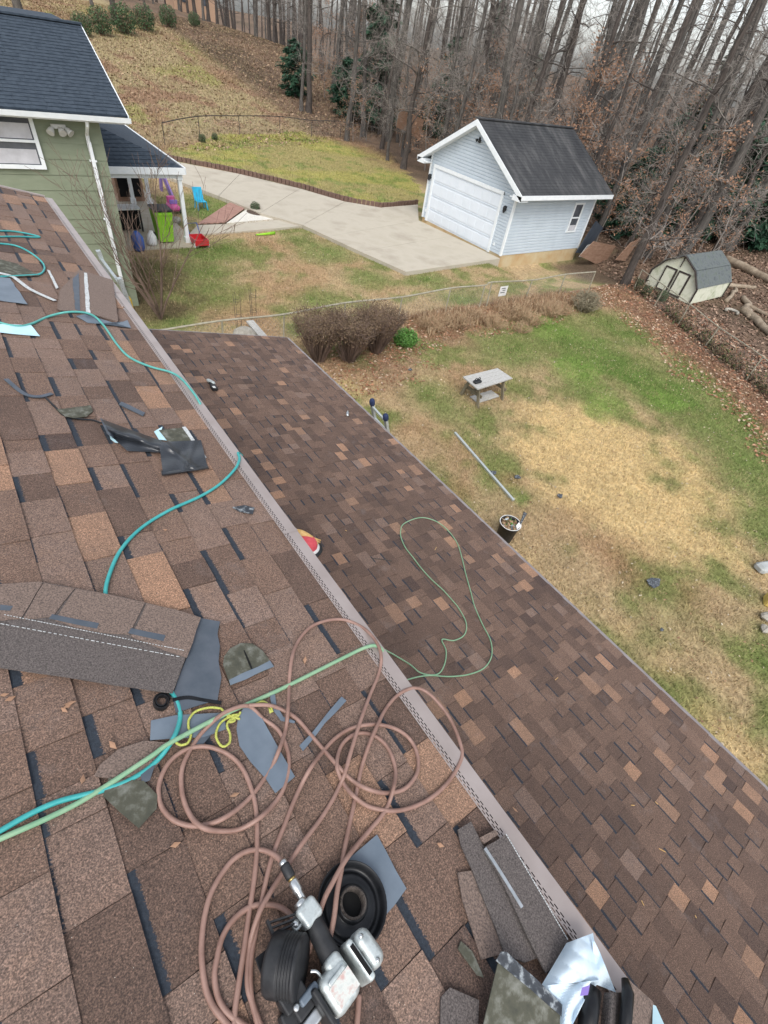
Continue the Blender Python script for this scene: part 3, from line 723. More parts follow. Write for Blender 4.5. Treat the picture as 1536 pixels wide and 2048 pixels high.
def lap_board(a, b, out, z, h):
    a = np.array(a, float); b = np.array(b, float); out = np.array(out, float)
    zz = np.array([0, 0, 1.0]); m = MB()
    pf = [(0.0, 0.0), (.030, 0.0), (.028, .70*h), (.004, .80*h), (.003, h)]
    m.add([q+zz*(z+k)+out*o_ for o_, k in pf for q in (a, b)], [(2*i, 2*i+1, 2*i+3, 2*i+2) for i in range(4)])
    return m
while z < GZ+RH-.3:
    # side facing -Y
    if z < GZ+WH-.15: lap_board((GX0+.06, GY0_-.001, 0), (GX1-.06, GY0_-.001, 0), (0, -1, 0), z, lap).build('siding_board', M['siding_blue'], gar)
    zt = z+lap
    half = 2.96 if zt < GZ+WH-.05 else max(0, 2.96*(GZ+RH-.15-zt)/(RH-.15-WH+.05))
    ya, yb = max(GY0_+.06, YC-half), min(GY1_-.06, YC+half)
    segs = [(ya, yb)] if z > GZ+DH+.12 else [(ya, DY0-.12), (DY1+.12, yb)]
    for s0, s1 in segs:
        if s1-s0 > .1: lap_board((GX0-.001, s1, 0), (GX0-.001, s0, 0), (-1, 0, 0), z, lap).build('siding_board', M['siding_blue'], gar)
    z += lap
for (x, y) in ((GX0, GY0_), (GX0, GY1_), (GX1, GY0_)): MB().box((x, y, GZ+.1+WH/2-.1), (.10, .10, WH-.15)).build('corner_post', M['trim_white'], gar)
# roof
rx0, rx1 = GX0-.38, 25.75
for s, nm in ((-1, 'south'), (1, 'north')):
    e = np.array([0, YC+s*OVH, EZ]); r = np.array([0, YC, GZ+RH]); nn = np.array([0, s*(RH+GZ-EZ), OVH]); nn /= np.linalg.norm(nn)
    up = np.array([0, 0, .0])
    p = [np.array([x, q[1], q[2]]) for q in (e, r) for x in (rx0, rx1)]
    rf = MB().hexa([p[0], p[1], p[3], p[2], p[0]+nn*.04, p[1]+nn*.04, p[3]+nn*.04, p[2]+nn*.04]).build('roof', M['roof_black'], gar)
    sh = MB(); L = np.linalg.norm(r-e); nc = int(L/.16); d = (r-e)/L
    for i in range(nc):
        a = e+d*i*.16; xx = rx0-.3*R0.random()
        while xx < rx1:
            w = .32; x0_, x1_ = max(xx, rx0)+.008, min(xx+w, rx1)
            if x1_-x0_ > .03:
                o = lambda x, t, h: np.array([x, 0, 0])+a+d*t+nn*h
                sh.add([o(x0_, 0, .052), o(x1_, 0, .052), o(x1_, .17, .043), o(x0_, .17, .043), o(x0_, 0, .041), o(x1_, 0, .041)], [(0, 1, 2, 3), (4, 5, 1, 0)])
            xx += w
    tag(sh.build('shingle_field', M['roof_black'], rf), 'charcoal three tab shingles with dark streaks', None, None, 'stuff')
    # white rake boards and eave fascia
    MB().hexa([np.array([rx0-.03, *q[1:]])+v for q, v in ((e, (0, 0, -.20)), (e, (.05, 0, -.20)), (r, (.05, 0, -.20)), (r, (0, 0, -.20)), (e, (0, 0, .02)), (e, (.05, 0, .02)), (r, (.05, 0, .02)), (r, (0, 0, .02)))]).build('rake_board', M['trim_white'], gar)
    MB().box(((rx0+rx1)/2, YC+s*(OVH+.03), EZ-.06), (rx1-rx0+.04, .06, .17)).build('fascia', M['trim_white'], gar)
    MB().hexa([np.array([x, y, zz]) for zz in (EZ-.16, EZ-.13) for x, y in ((rx0, YC+s*OVH), (rx1, YC+s*OVH), (rx1, YC+s*2.9), (rx0, YC+s*2.9))]).build('soffit', M['trim_white'], gar)
    MB().hexa([np.array([x, q[1], q[2]+dz]) for dz in (-.17, -.14) for x, q in ((rx0, e), (GX0, e), (GX0, r), (rx0, r))]).build('soffit', M['trim_white'], gar)
    MB().box((rx0+.22, YC+s*3.33, EZ-.13), (.50, .50, .20)).build('eave_return', M['trim_white'], gar)
MB().bar((rx0, YC, GZ+RH+.055), (rx1, YC, GZ+RH+.055), .26, .05).build('ridge_cap', M['roof_black'], gar)
# overhead door
door = MB().box((GX0+.012, (DY0+DY1)/2, GZ+DH/2), (.05, DY1-DY0, DH)).build('garage_door', M['door_white'], gar)
nr, ncl = 4, 8
for i in range(nr):
    for j in range(ncl):
        w = (DY1-DY0)/ncl; h = DH/nr; c = (GX0-.022, DY0+(j+.5)*w, GZ+(i+.5)*h)
        MB().bbox(c, (.018, w*.88, h*.74), None, .010).build('door_panel', M['door_white'], door)
for i in range(1, nr): MB().box((GX0-.018, (DY0+DY1)/2, GZ+i*DH/nr), (.02, DY1-DY0-.01, .018)).build('seam', M['siding_blue'], door)
for y in (DY0-.06, DY1+.06): MB().box((GX0-.02, y, GZ+(DH+.12)/2), (.10, .13, DH+.12)).build('door_frame', M['trim_white'], gar)
MB().box((GX0-.021, (DY0+DY1)/2, GZ+DH+.07), (.10, DY1-DY0+.25, .14)).build('door_frame', M['trim_white'], gar)
def lantern(y, z):
    l = MB().box((GX0-.03, y, z+.10), (.04, .10, .18)); l.lathe([(.03, .22), (.085, .16), (.07, 0), (.03, -.06)], (GX0-.12, y, z), n=6); l.bar((GX0-.03, y, z+.2), (GX0-.12, y, z+.22), .02, .02)
    l.build('wall_lantern', M['black_hard'], gar)
lantern(16.62, 1.95); lantern(22.0, 1.95)
fl = MB(); c = np.array([GX0-.02, YC-.05, GZ+3.95])
fl.box(c, (.05, .12, .12)); fl.lathe([(.03, 0), (.07, .12)], c+(-.05, .06, -.02), (-.7, .5, -.5), 8); fl.lathe([(.03, 0), (.07, .12)], c+(-.05, -.06, -.02), (-.7, -.5, -.5), 8)
fl.build('floodlight', M['black_hard'], gar)
for y in (16.75, 21.95): MB().box((GX0-.02, y, GZ+.42), (.04, .10, .13)).build('outlet_cover', M['trim_white'], gar)
wx0, wx1, wz0, wz1 = 23.86, 24.5, GZ+.93, GZ+2.15
win = MB()
for (c, s) in ((((wx0+wx1)/2, GY0_-.03, wz0), (wx1-wx0+.14, .07, .08)), (((wx0+wx1)/2, GY0_-.03, wz1), (wx1-wx0+.14, .07, .08)), ((wx0, GY0_-.029, (wz0+wz1)/2), (.08, .07, wz1-wz0)), ((wx1, GY0_-.029, (wz0+wz1)/2), (.08, .07, wz1-wz0)), (((wx0+wx1)/2, GY0_-.028, (wz0+wz1)/2), (wx1-wx0, .06, .06))): win.box(c, s)
wf = win.build('window', M['trim_white'], gar)
for a, b in ((wz0, (wz0+wz1)/2), ((wz0+wz1)/2, wz1)): MB().box(((wx0+wx1)/2, GY0_-.025, (a+b)/2), (wx1-wx0-.07, .02, b-a-.06)).build('pane', M['glass'], wf)
MB().box(((wx0+wx1)/2, GY0_-.04, wz0+.17), (wx1-wx0-.09, .01, .22)).build('blind', M['blind'], wf)

# ================================================================== NEIGHBOUR HOUSE (green)
th = math.radians(2.5); EX2 = np.array([math.cos(th), -math.sin(th), 0]); EY2 = np.array([math.sin(th), math.cos(th), 0]); EZ3 = np.array([0, 0, 1.0])
N0 = np.array([3.17, 15.8, 0.0])
def N(a, b, c): return N0+EX2*a+EY2*b+EZ3*c
nh = thing('green_house', 'sage green two storey neighbour house with blue grey roof', 'house', N(-2, 3, 0))
AX2 = (EX2, EY2, EZ3)
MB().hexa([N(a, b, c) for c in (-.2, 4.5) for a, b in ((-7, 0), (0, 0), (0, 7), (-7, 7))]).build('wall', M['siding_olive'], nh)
tops = [4.46, 4.02, 3.58, 3.14, 2.70, 2.26, 1.80, 1.2, .6, 0]
zs = [0.0, .62, 1.22, 1.75, 2.02, 2.34, 2.66, 2.98, 3.30, 3.62, 3.94, 4.26, 4.47]
for a, b in zip(zs[:-1], zs[1:]):
    MB().hexa([N(x, y, z) for z, off in ((a, .020), (b-.004, .006)) for x, y in ((-7, -.002-off), (.03, -.002-off), (.03, -.002), (-7, -.002))]).build('siding_board', M['siding_green'], nh)
for a, b in zip(zs[:-1], zs[1:]):
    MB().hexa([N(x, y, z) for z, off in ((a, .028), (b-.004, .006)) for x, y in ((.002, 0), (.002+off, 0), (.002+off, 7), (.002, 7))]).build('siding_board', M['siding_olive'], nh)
# roof
EVE = 4.56; RUN = 3.35; RISE = 1.30; XR = .62
def NR(a, t, h): # a along eave, t 0..1 up the slope, h normal offset
    nn = np.array([0, -RISE, RUN+.4]); nn = nn/np.linalg.norm(nn)
    return N(a, -.42+t*(RUN+.4), EVE+t*RISE)+(EY2*nn[1]+EZ3*nn[2])*h
rf = MB().hexa([NR(a, t, h) for h in (0, .035) for a, t in ((-7.3, 0), (XR, 0), (XR, 1), (-7.3, 1))]).build('roof', M['roof_blue'], nh)
sh = MB(); LS = math.hypot(RUN+.4, RISE); nc = int(LS/.145)
for i in range(nc):
    xx = -4.0-R0.random()*.3; t0, t1 = i*.145/LS, (i*.145+.16)/LS
    while xx < XR:
        x0_, x1_ = xx+.006, min(xx+.295, XR)
        if x1_-x0_ > .02:
            hh = .048+R0.uniform(0, .006)
            sh.add([NR(x0_, t0, hh), NR(x1_, t0, hh), NR(x1_, t1, .038), NR(x0_, t1, .038), NR(x0_, t0, .036), NR(x1_, t0, .036), NR(x1_, t1, .0365), NR(x0_, t1, .0365)], [(0, 1, 2, 3), (4, 5, 1, 0), (5, 6, 2, 1), (7, 4, 0, 3)])
        xx += .30
tag(sh.build('shingle_field', M['roof_blue'], rf), 'slate blue three tab shingles', None, None, 'stuff')
MB().hexa([N(a, b, c) for c, (bb) in ((EVE+RISE-.6, 0), (EVE+RISE-.02, 0)) for a, b in ((-7.3, RUN-.2), (XR-.1, RUN-.2), (XR-.1, RUN+4), (-7.3, RUN+4))]).build('back_roof', M['roof_blue'], nh)
MB().bar(NR(-7.3, 1, .05), NR(XR+.02, 1, .05), .26, .04, (0, 0, 1)).build('ridge_cap', M['roof_blue'], nh)
gt = MB(); pr = [(0, 0), (-.10, .0), (-.12, .10), (-.105, .10), (-.09, .015), (0, .015)]
gt.add([N(a, -.42+y, EVE-.09+z) for a in (-7.3, XR+.04) for y, z in pr], [(i, i+1, i+7, i+6) for i in range(5)]+[(0, 1, 2, 3, 4, 5), (11, 10, 9, 8, 7, 6)])
gt.build('gutter', M['trim_white'], nh)
MB().hexa([N(a, b, c) for c in (EVE-.13, EVE-.10) for a, b in ((-7.3, -.42), (XR, -.42), (XR, .02), (-7.3, .02))]).build('soffit', M['trim_white'], nh)
MB().hexa([NR(a, t, h) for h in (-.13, .03) for a, t in ((XR, 0), (XR+.03, 0), (XR+.03, 1), (XR, 1))]).build('rake_board', M['trim_white'], nh)
ds = MB(); ds.tube([N(-.28, -.44, EVE-.08), N(-.29, -.40, EVE-.20), N(-.30, -.09, EVE-.42), N(-.30, -.085, EVE-.6)], .042, 4)
ds.box(N(-.30, -.085, 2.0), (.085, .065, 4.0), AX2); ds.build('downspout', M['trim_white'], nh)
for zz in (3.62, 2.35): MB().box(N(-.30, -.07, zz), (.16, .10, .03), AX2).build('downspout_strap', M['trim_white'], nh)
# window
w0, w1, z0_, z1_ = -2.35, -1.42, 3.50, 4.42
wm = MB()
for a, b, c, d in ((w0-.08, w1+.08, z0_-.08, z0_), (w0-.08, w1+.08, z1_, z1_+.06), (w0-.08, w0, z0_, z1_), (w1, w1+.08, z0_, z1_), (w0, w1, (z0_+z1_)/2-.03, (z0_+z1_)/2+.02)):
    wm.hexa([N(x, y, z) for z in (c, d) for x, y in ((a, -.09), (b, -.09), (b, -.03), (a, -.03))])
wf = wm.build('window', M['trim_white'], nh)
for c, d in ((z0_, (z0_+z1_)/2-.03), ((z0_+z1_)/2+.02, z1_)):
    MB().hexa([N(x, y, z) for z in (c, d) for x, y in ((w0, -.06), (w1, -.06), (w1, -.05), (w0, -.05))]).build('pane', M['glass'], wf)
    MB().hexa([N(x, y, z) for z in (c+.02, c+.30) for x, y in ((w0+.03, -.066), (w1-.03, -.066), (w1-.03, -.062), (w0+.03, -.062))]).build('blind', M['blind'], wf)
fl = MB(); c = N(-.86, -.06, 4.20); fl.box(c+np.array([0, .0, .06]), (.30, .06, .08), AX2)
for dx, dv in ((-.14, (-.5, -.6, -.6)), (.14, (.5, -.6, -.6)), (.02, (0.1, -.7, -.5))): fl.lathe([(.03, 0), (.06, .05), (.085, .15)], c+EX2*dx+np.array([0, -.03, .04]), dv, 10)
fl.build('floodlight', M['soffit'], nh)
# porch
MB().prism([np.array(p) for p in ((3.2, 20.25, .06), (6.72, 20.25, .06), (7.0, 28.2, .06), (3.2, 28.2, .06))], (0, 0, -.25)).build('porch_slab', M['porch_floor'], nh)
ex, ey0, ey1, ez = 6.62, 20.62, 28.8, 2.48
hp = np.array([3.62, 23.0, 3.58])
pr_ = MB(); 
A, B_, C_, D_ = np.array([3.3, ey0, ez]), np.array([ex, ey0, ez]), np.array([ex+.05, ey1, ez]), np.array([3.3, ey1, 3.62])
pr_.add([A, B_, hp, np.array([3.3, 22.6, 3.5])], [(0, 1, 2, 3)]); pr_.add([B_, C_, np.array([3.62, ey1, 3.58]), hp], [(0, 1, 2, 3)])
pr_.add([q-np.array([0, 0, .06]) for q in (A, B_, C_, np.array([3.62, ey1, 3.58]), hp, np.array([3.3, 22.6, 3.5]))], [(0, 5, 4, 1), (1, 4, 3, 2)])
prf = pr_.build('porch_roof', M['roof_blue'], nh)
ps = MB()
for i in range(14):
    f = i/14.0; f2 = min(1, (i+1.1)/14)
    e0, e1 = A*(1-f)+np.array([3.3, 22.6, 3.5])*f, B_*(1-f)+hp*f; g0, g1 = A*(1-f2)+np.array([3.3, 22.6, 3.5])*f2, B_*(1-f2)+hp*f2
    k = 0; nseg = 10
    for k in range(nseg):
        u, v = (k+.02)/nseg, (k+.98)/nseg; n_ = np.array([0, -.014, .02])
        ps.add([e0*(1-u)+e1*u+n_, e0*(1-v)+e1*v+n_, g0*(1-v)+g1*v+n_*.3, g0*(1-u)+g1*u+n_*.3, e0*(1-u)+e1*u, e0*(1-v)+e1*v], [(0, 1, 2, 3), (4, 5, 1, 0)])
tag(ps.build('shingle_field', M['roof_blue'], prf), 'slate blue shingles on the porch hip', None, None, 'stuff')
MB().box(((3.3+ex)/2, ey0-.03, ez-.08), (ex-3.3+.06, .05, .20)).build('fascia', M['trim_white'], nh)
MB().box((ex+.05, (ey0+ey1)/2, ez-.08), (.05, ey1-ey0, .20)).build('fascia', M['trim_white'], nh)
MB().box(((3.3+ex)/2, ey0+.16, ez-.24), (ex-3.3-.1, .16, .16)).build('beam', M['trim_white'], nh)
MB().box((ex-.17, (ey0+ey1)/2, ez-.24), (.16, ey1-ey0-.3, .16)).build('beam', M['trim_white'], nh)
for x, y in ((6.46, 20.76), (6.48, 25.3), (5.95, 25.9), (6.5, 28.5)):
    m_ = MB().box((x, y, 1.23), (.13, .13, 2.34)); m_.box((x, y, 2.20), (.19, .19, .16)); m_.box((x, y, .16), (.19, .19, .2)); m_.build('porch_post', M['trim_white'], nh)
MB().box((3.34, 22.0, 1.2), (.05, 1.1, 2.2)).build('side_door', M['bark_dark'], nh)
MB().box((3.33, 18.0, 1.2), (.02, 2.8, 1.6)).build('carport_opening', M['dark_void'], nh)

# ================================================================== FENCES
def chain_fence(name, label, pts, hgt, post_d, mesh_step=.09, wob=0.0, wire=True, raild=.02, r_post=.025, rm='fence_rail'):
    pts = [np.array([p[0], p[1], T(p[0], p[1])]) for p in pts]
    fe = thing(name, label, 'fence', pts[0])
    rail = []
    for i, (a, b) in enumerate(zip(pts[:-1], pts[1:])):
        L = np.linalg.norm((b-a)[:2]); n = max(1, int(round(L/post_d)))
        for k in range(n+(i == len(pts)-2)):
            q = a+(b-a)*k/n; q[2] = T(q[0], q[1]); top = q+np.array([R0.uniform(-wob, wob), R0.uniform(-wob, wob), hgt+R0.uniform(-wob, wob)])
            MB().tube([q-np.array([0, 0, .1]), top+np.array([0, 0, .02])], r_post, 6).build('post', M[rm], fe); rail.append(top)
    MB().tube(spline(rail, 4), raild, 6).build('top_rail', M[rm], fe)
    if wire:
        wm_ = MB()
        for a, b in zip(rail[:-1], rail[1:]):
            L = np.linalg.norm(b-a); nw = int(L/mesh_step)
            za, zb = T(a[0], a[1])+.03, T(b[0], b[1])+.03
            for k in range(-int(hgt/mesh_step), nw+1):
                for sgn in (0, 1):
                    s0, s1 = k*mesh_step/L, (k*mesh_step+hgt)/L
                    h0, h1 = 0.0, 1.0
                    if s0 < 0: h0 = -s0/(s1-s0); s0 = 0
                    if s1 > 1: h1 = h0+(1-s0)/(s1-s0)*(1-h0) if s1 > s0 else 1; s1 = 1
                    if s1-s0 < .002: continue
                    def pt(s, h):
                        q = a+(b-a)*s; zb_ = za+(zb-za)*s; q = q.copy(); q[2] = zb_+(q[2]-zb_)*h; return q
                    if sgn: p0, p1 = pt(s0, h0), pt(s1, h1)
                    else: p0, p1 = pt(1-s0, h0), pt(1-s1, h1)
                    wm_.tube([p0, p1], .0020, 3, False)
        wf_ = wm_.build('chain_link_wire', M['fence_wire'], fe); tag(wf_, 'thin chain link wire mesh', None, None, 'stuff')
    return fe
chain_fence('chain_link_fence', 'chain link fence with bent top rail between the two yards', [(2.6, 12.3), (6.2, 12.25), (10.5, 12.3), (12.7, 12.35), (14.4, 12.3), (14.8, 12.3), (21.4, 12.3)], .84, 2.2, .13, .05, True, raild=.026)
chain_fence('chain_link_fence', 'leaning chain link fence along the woods on the right', [(FR0[0], FR0[1]), (21.2, 6.55), (FR1[0], FR1[1])], .84, 2.3, .13, .06, True, raild=.018)
bf = [G(x, y)[:2] for x, y in ((330, 290), (400, 275), (480, 270), (560, 268), (680, 275), (770, 290))]
chain_fence('chain_link_fence', 'thin dark chain link fence at the foot of the hillside', [tuple(p) for p in bf], 1.1, 3.4, .25, .05, True, raild=.03, rm='bark_dark')
sg = P(1003, 590, 1, 12.22)
s_ = MB().box((sg[0], 12.2, .55), (.42, .012, .36)).build('fence_sign', M['sign']); tag(s_, 'small white notice sign hung on the chain link fence', 'sign')
for k, (dx, dz, w) in enumerate(((-.02, .10, .22), (.03, .03, .16), (-.02, -.05, .24))):
    MB().box((sg[0]+dx, 12.192, .55+dz), (w, .004, .028)).build('lettering', M['black_hard'], s_)

_t = RNG.uniform(0, .62, 5200); _q = FR0[None, :]+(FR1-FR0)[None, :]*_t[:, None]; _o = RNG.normal(0, .22, (5200, 2)); _x, _y = _q[:, 0]+_o[:, 0]+.25, _q[:, 1]+_o[:, 1]
_k = (fbm(_x, _y, 1.1) > .46) & (RNG.random(len(_x)) < .55); _x, _y = _x[_k], _y[_k]
_v, _f, _c = leaves(_x, _y, .055, [(.060, .070, .028), (.085, .085, .038), (.14, .10, .06), (.20, .13, .08), (.17, .12, .075)], .9)
_v[:, 2] += np.repeat(RNG.random(len(_x))**2.0*.45, 4)
tag(link('fence_undergrowth', mesh_np('fence_undergrowth', _v, [_f], cols=_c), M['blade']), 'olive brown weeds tangled along the right hand fence', 'weeds', None, 'stuff')

# ================================================================== SHED, LOGS, BOARDS
SX0, SX1, SY, SW = 25.1, 28.3, 10.55, 1.18
shed = thing('garden_shed', 'small cream gambrel shed with dark trim and mossy grey roof', 'shed', (26.6, SY, 0))
zb = T(26.5, 10.5)
G5 = [(-SW, .05), (-SW, .72), (-.72, 1.32), (0, 1.72), (.72, 1.32), (SW, .72), (SW, .05)]
MB().prism([(SX0, SY+y, zb+z) for y, z in G5], (SX1-SX0, 0, 0)).build('wall', M['shed_wall'], shed)
for i in range(1, 5):
    (ya, za), (yb, zb2) = G5[i], G5[i+1]
    n_ = np.array([0, -(zb2-za), yb-ya]); n_ = n_/np.linalg.norm(n_)*(1 if True else 1)
    if n_[2] < 0: n_ = -n_
    ex_ = .06
    q = [np.array([x, SY+y, zb+z]) for x in (SX0-.06, SX1+.08) for y, z in ((ya, za), (yb, zb2))]
    MB().hexa([q[0]+n_*.012, q[2]+n_*.012, q[3]+n_*.012, q[1]+n_*.012, q[0]+n_*.05, q[2]+n_*.05, q[3]+n_*.05, q[1]+n_*.05]).build('roof_panel', M['shed_roof'], shed)
    MB().bar(np.array([SX0-.075, SY+ya, zb+za+.0]), np.array([SX0-.075, SY+yb, zb+zb2]), .04, .11, (1, 0, 0)).build('gable_trim', M['shed_trim'], shed)
for ya, yb in ((-.62, -.04), (.04, .62)):
    d_ = MB().box((SX0-.025, SY+(ya+yb)/2, zb+.62), (.03, yb-ya, 1.02)).build('door', M['shed_wall'], shed)
    for c, s in (((SX0-.045, SY+ya+.03, zb+.62), (.02, .085, 1.02)), ((SX0-.045, SY+yb-.03, zb+.62), (.02, .06, 1.02)), ((SX0-.046, SY+(ya+yb)/2, zb+1.10), (.02, yb-ya, .07)), ((SX0-.046, SY+(ya+yb)/2, zb+.14), (.02, yb-ya, .07))):
        MB().box(c, s).build('door_trim', M['shed_trim'], d_)
for y in (-SW, SW): MB().box((SX0-.03, SY+y, zb+.38), (.06, .06, .68)).build('corner_trim', M['shed_trim'], shed)
MB().box((SX1+.02, SY-SW-.01, zb+.38), (.06, .06, .68)).build('corner_trim', M['shed_trim'], shed)
MB().bar((SX0-.05, SY, zb+1.25), (SX0-.05, SY, zb+1.66), .03, .04, (1, 0, 0)).build('gable_trim', M['shed_trim'], shed)
def log(name, label, p0, p1, r, mt='log', grp=None, bend=.0):
    p0 = np.array(p0, float); p1 = np.array(p1, float)
    p0[2] = T(p0[0], p0[1])+r*.8; p1[2] = T(p1[0], p1[1])+r*.8
    pts = [p0+(p1-p0)*t+np.array([R0.uniform(-bend, bend), R0.uniform(-bend, bend), R0.uniform(-.02, .03)]) for t in np.linspace(0, 1, 7)]
    return tag(MB().tube(spline(pts, 3), [r*(1.05-.25*i/18)*R0.uniform(.94, 1.06) for i in range(19)], 9).build(name, M[mt], None, True), label, 'log', grp)
def gxy(x, y): return G(x, y)
log('fallen_log', 'long fallen trunk lying behind the small shed', gxy(1448, 525), gxy(1545, 570), .22)
log('fallen_log', 'curved log lying right of the shed', gxy(1485, 600), gxy(1500, 640), .12, bend=.12)
log('fallen_log', 'long thick log sloping to the right edge below the shed', gxy(1484, 625), gxy(1560, 690), .16, bend=.08)
log('fallen_log', 'thin branch log above the long sloping log', gxy(1490, 612), gxy(1556, 645), .09, bend=.08)
log('fallen_log', 'short forked log near the shed corner', gxy(1455, 575), gxy(1508, 578), .11, bend=.1)
log('fallen_log', 'short upright looking stub log beside the shed', gxy(1450, 605), gxy(1470, 580), .10, bend=.08)
c = gxy(1461, 627); lr = MB().tube([c+np.array([math.cos(a)*.26, math.sin(a)*.26, .10]) for a in np.linspace(-1.6, 2.4, 14)], .06, 7).build('log_ring', M['rock'], None, True); tag(lr, 'pale curved ring of cut wood lying in the leaves', 'log')
def board(name, label, pix, depth_ax, v, th, mt, cat='board'):
    pts = [P(x, y, depth_ax, v) for x, y in pix]; d = np.zeros(3); d[depth_ax] = th
    return tag(MB().prism(pts, d).build(name, M[mt]), label, cat)
board('plywood_sheet', 'brown plywood sheet standing behind the garage corner', [(1160, 512), (1188, 483), (1232, 492), (1205, 535)], 1, 15.4, .04, 'plywood')
board('dark_panel', 'dark framed slate grey panel leaning at the garage back corner', [(1152, 506), (1193, 442), (1207, 456), (1170, 506)], 1, 15.95, .05, 'solar', 'panel')
board('timber_board', 'weathered timber board beside the leaning trunk', [(1232, 520), (1262, 486), (1280, 478), (1250, 522)], 1, 14.6, .05, 'plywood')
board('timber_board', 'broken pale board left of the brown plywood', [(1158, 514), (1176, 490), (1184, 488), (1168, 516)], 1, 15.6, .03, 'wood_grey')
board('plywood_sheet', 'upper brown plywood target nailed beside a trunk', [(793, 255), (800, 215), (815, 222), (812, 262)], 1, 36.0, .05, 'plywood')
board('plywood_sheet', 'lower brown plywood sheet hanging behind the leaning trunk', [(818, 262), (826, 228), (848, 240), (840, 283)], 1, 36.4, .05, 'plywood')

# ================================================================== TREES AND SHRUBS
def rot_about(d, ang, az):
    d = d/np.linalg.norm(d); u = np.cross(d, (0, 0, 1.0))
    if np.linalg.norm(u) < 1e-3: u = np.array([1.0, 0, 0])
    u /= np.linalg.norm(u); w = np.cross(d, u); s = u*math.cos(az)+w*math.sin(az)
    return d*math.cos(ang)+s*math.sin(ang)
def grow(rn, mb, tw, p, d, L, r, lev, maxlev, wob=.12, kids=(4, 6), ang=(.5, 1.0), upb=.10):
    n = 5 if lev < 2 else 3; pts = [p]; rad = [r]; q = p.copy(); dd = d.copy()
    for i in range(n):
        dd = dd+np.array([rn.gauss(0, wob), rn.gauss(0, wob), rn.gauss(0, wob)+upb*(.4 if lev else 0)]); dd /= np.linalg.norm(dd)
        q = q+dd*L/n; pts.append(q); rad.append(max(r*(1-.8*(i+1)/n), .004))
    (mb if lev < 2 else tw).tube(pts, rad, 6 if lev == 0 else (5 if lev == 1 else 3), False)
    if lev < maxlev:
        for k in range(rn.randint(*kids)):
            t = rn.uniform(.25, 1.0); i = min(int(t*n), n-1); f = t*n-i; s = pts[i]*(1-f)+pts[i+1]*f
            grow(rn, mb, tw, s, rot_about(dd if t > .8 else (pts[i+1]-pts[i]), rn.uniform(*ang), rn.uniform(0, 6.28)), L*rn.uniform(.35, .6), max(rad[i]*.5, .005), lev+1, maxlev, wob*1.2, kids, ang, upb)
def forest_proto(seed, h, r, first, nlimb):
    rn = random.Random(seed); tr = MB(); tw = MB()
    n = 14; pts = []; x = y = 0.0
    for i in range(n+1):
        pts.append(np.array([x, y, h*i/n-.15])); x += rn.gauss(0, .07); y += rn.gauss(0, .07)
    rad = [r*(1.45 if i == 0 else 1)*(1-.72*i/n) for i in range(n+1)]
    tr.tube(pts, rad, 9, False)
    for k in range(nlimb):
        z = first+(h-first)*((k+rn.random())/nlimb)**1.15; i = min(int(z/h*n), n-1)
        d = np.array([math.cos(k*2.4+rn.random()), math.sin(k*2.4+rn.random()), rn.uniform(.0, .7)])
        grow(rn, tr, tw, pts[i]*.5+pts[i+1]*.5, d/np.linalg.norm(d), rn.uniform(1.4, 3.4)*(1.1-.5*z/h), rad[i]*rn.uniform(.16, .34), 1, 3, .16, (4, 6))
    return tr.mesh('trunk', np.zeros(3), True), tw.mesh('crown', np.zeros(3))
FP = [forest_proto(100+i, h, r, f, nl) for i, (h, r, f, nl) in enumerate(((17, .21, 3.5, 17), (19, .26, 5.0, 15), (15, .17, 2.2, 18), (18, .23, 6.5, 13), (14, .14, 1.6, 20)))]
def low_branched_proto(seed, h, r):
    rn = random.Random(seed); tr = MB(); tw = MB(); n = 14; pts = []; x = y = 0.0
    for i in range(n+1):
        pts.append(np.array([x, y, h*i/n-.15])); x += rn.gauss(0, .06); y += rn.gauss(0, .06)
    rad = [r*(1.4 if i == 0 else 1)*(1-.7*i/n) for i in range(n+1)]; tr.tube(pts, rad, 9, False)
    for k in range(22):
        z = 2.6+(h-3)*((k+rn.random())/22)**1.2; i = min(int(z/h*n), n-1); a = k*2.4+rn.random()
        d = np.array([math.cos(a), math.sin(a), rn.uniform(-.15, .6)])
        grow(rn, tr, tw, pts[i]*.5+pts[i+1]*.5, d/np.linalg.norm(d), rn.uniform(2.2, 4.2)*(1.1-.5*z/h), rad[i]*rn.uniform(.18, .3), 1, 3, .24, (6, 9), (.4, 1.1), .05)
    return tr.mesh('trunk', np.zeros(3), True), tw.mesh('crown', np.zeros(3))
FP.append(low_branched_proto(190, 13, .19)); FP.append(low_branched_proto(191, 15, .24))
for tm, cm_ in FP:
    tm.materials.append(M['bark']); cm_.materials.append(M['twig'])
FPD = []
for tm, cm_ in FP:
    t2 = tm.copy(); t2.materials.clear(); t2.materials.append(M['bark_dark']); FPD.append((t2, cm_))
def put_tree(name, label, protos, k, x, y, s, rz, lean=(0, 0), group=None, cat='tree', pn=('trunk', 'crown'), sxy=None):
    e = thing(name, label, cat, (x, y, T(x, y)), group); e.rotation_euler = (lean[0], lean[1], rz)
    e.scale = (sxy or s, sxy or s, s)
    for nm, me in zip(pn, protos[k]):
        ob = bpy.data.objects.new(nm, me); COL.objects.link(ob); ob.parent = e
    return e
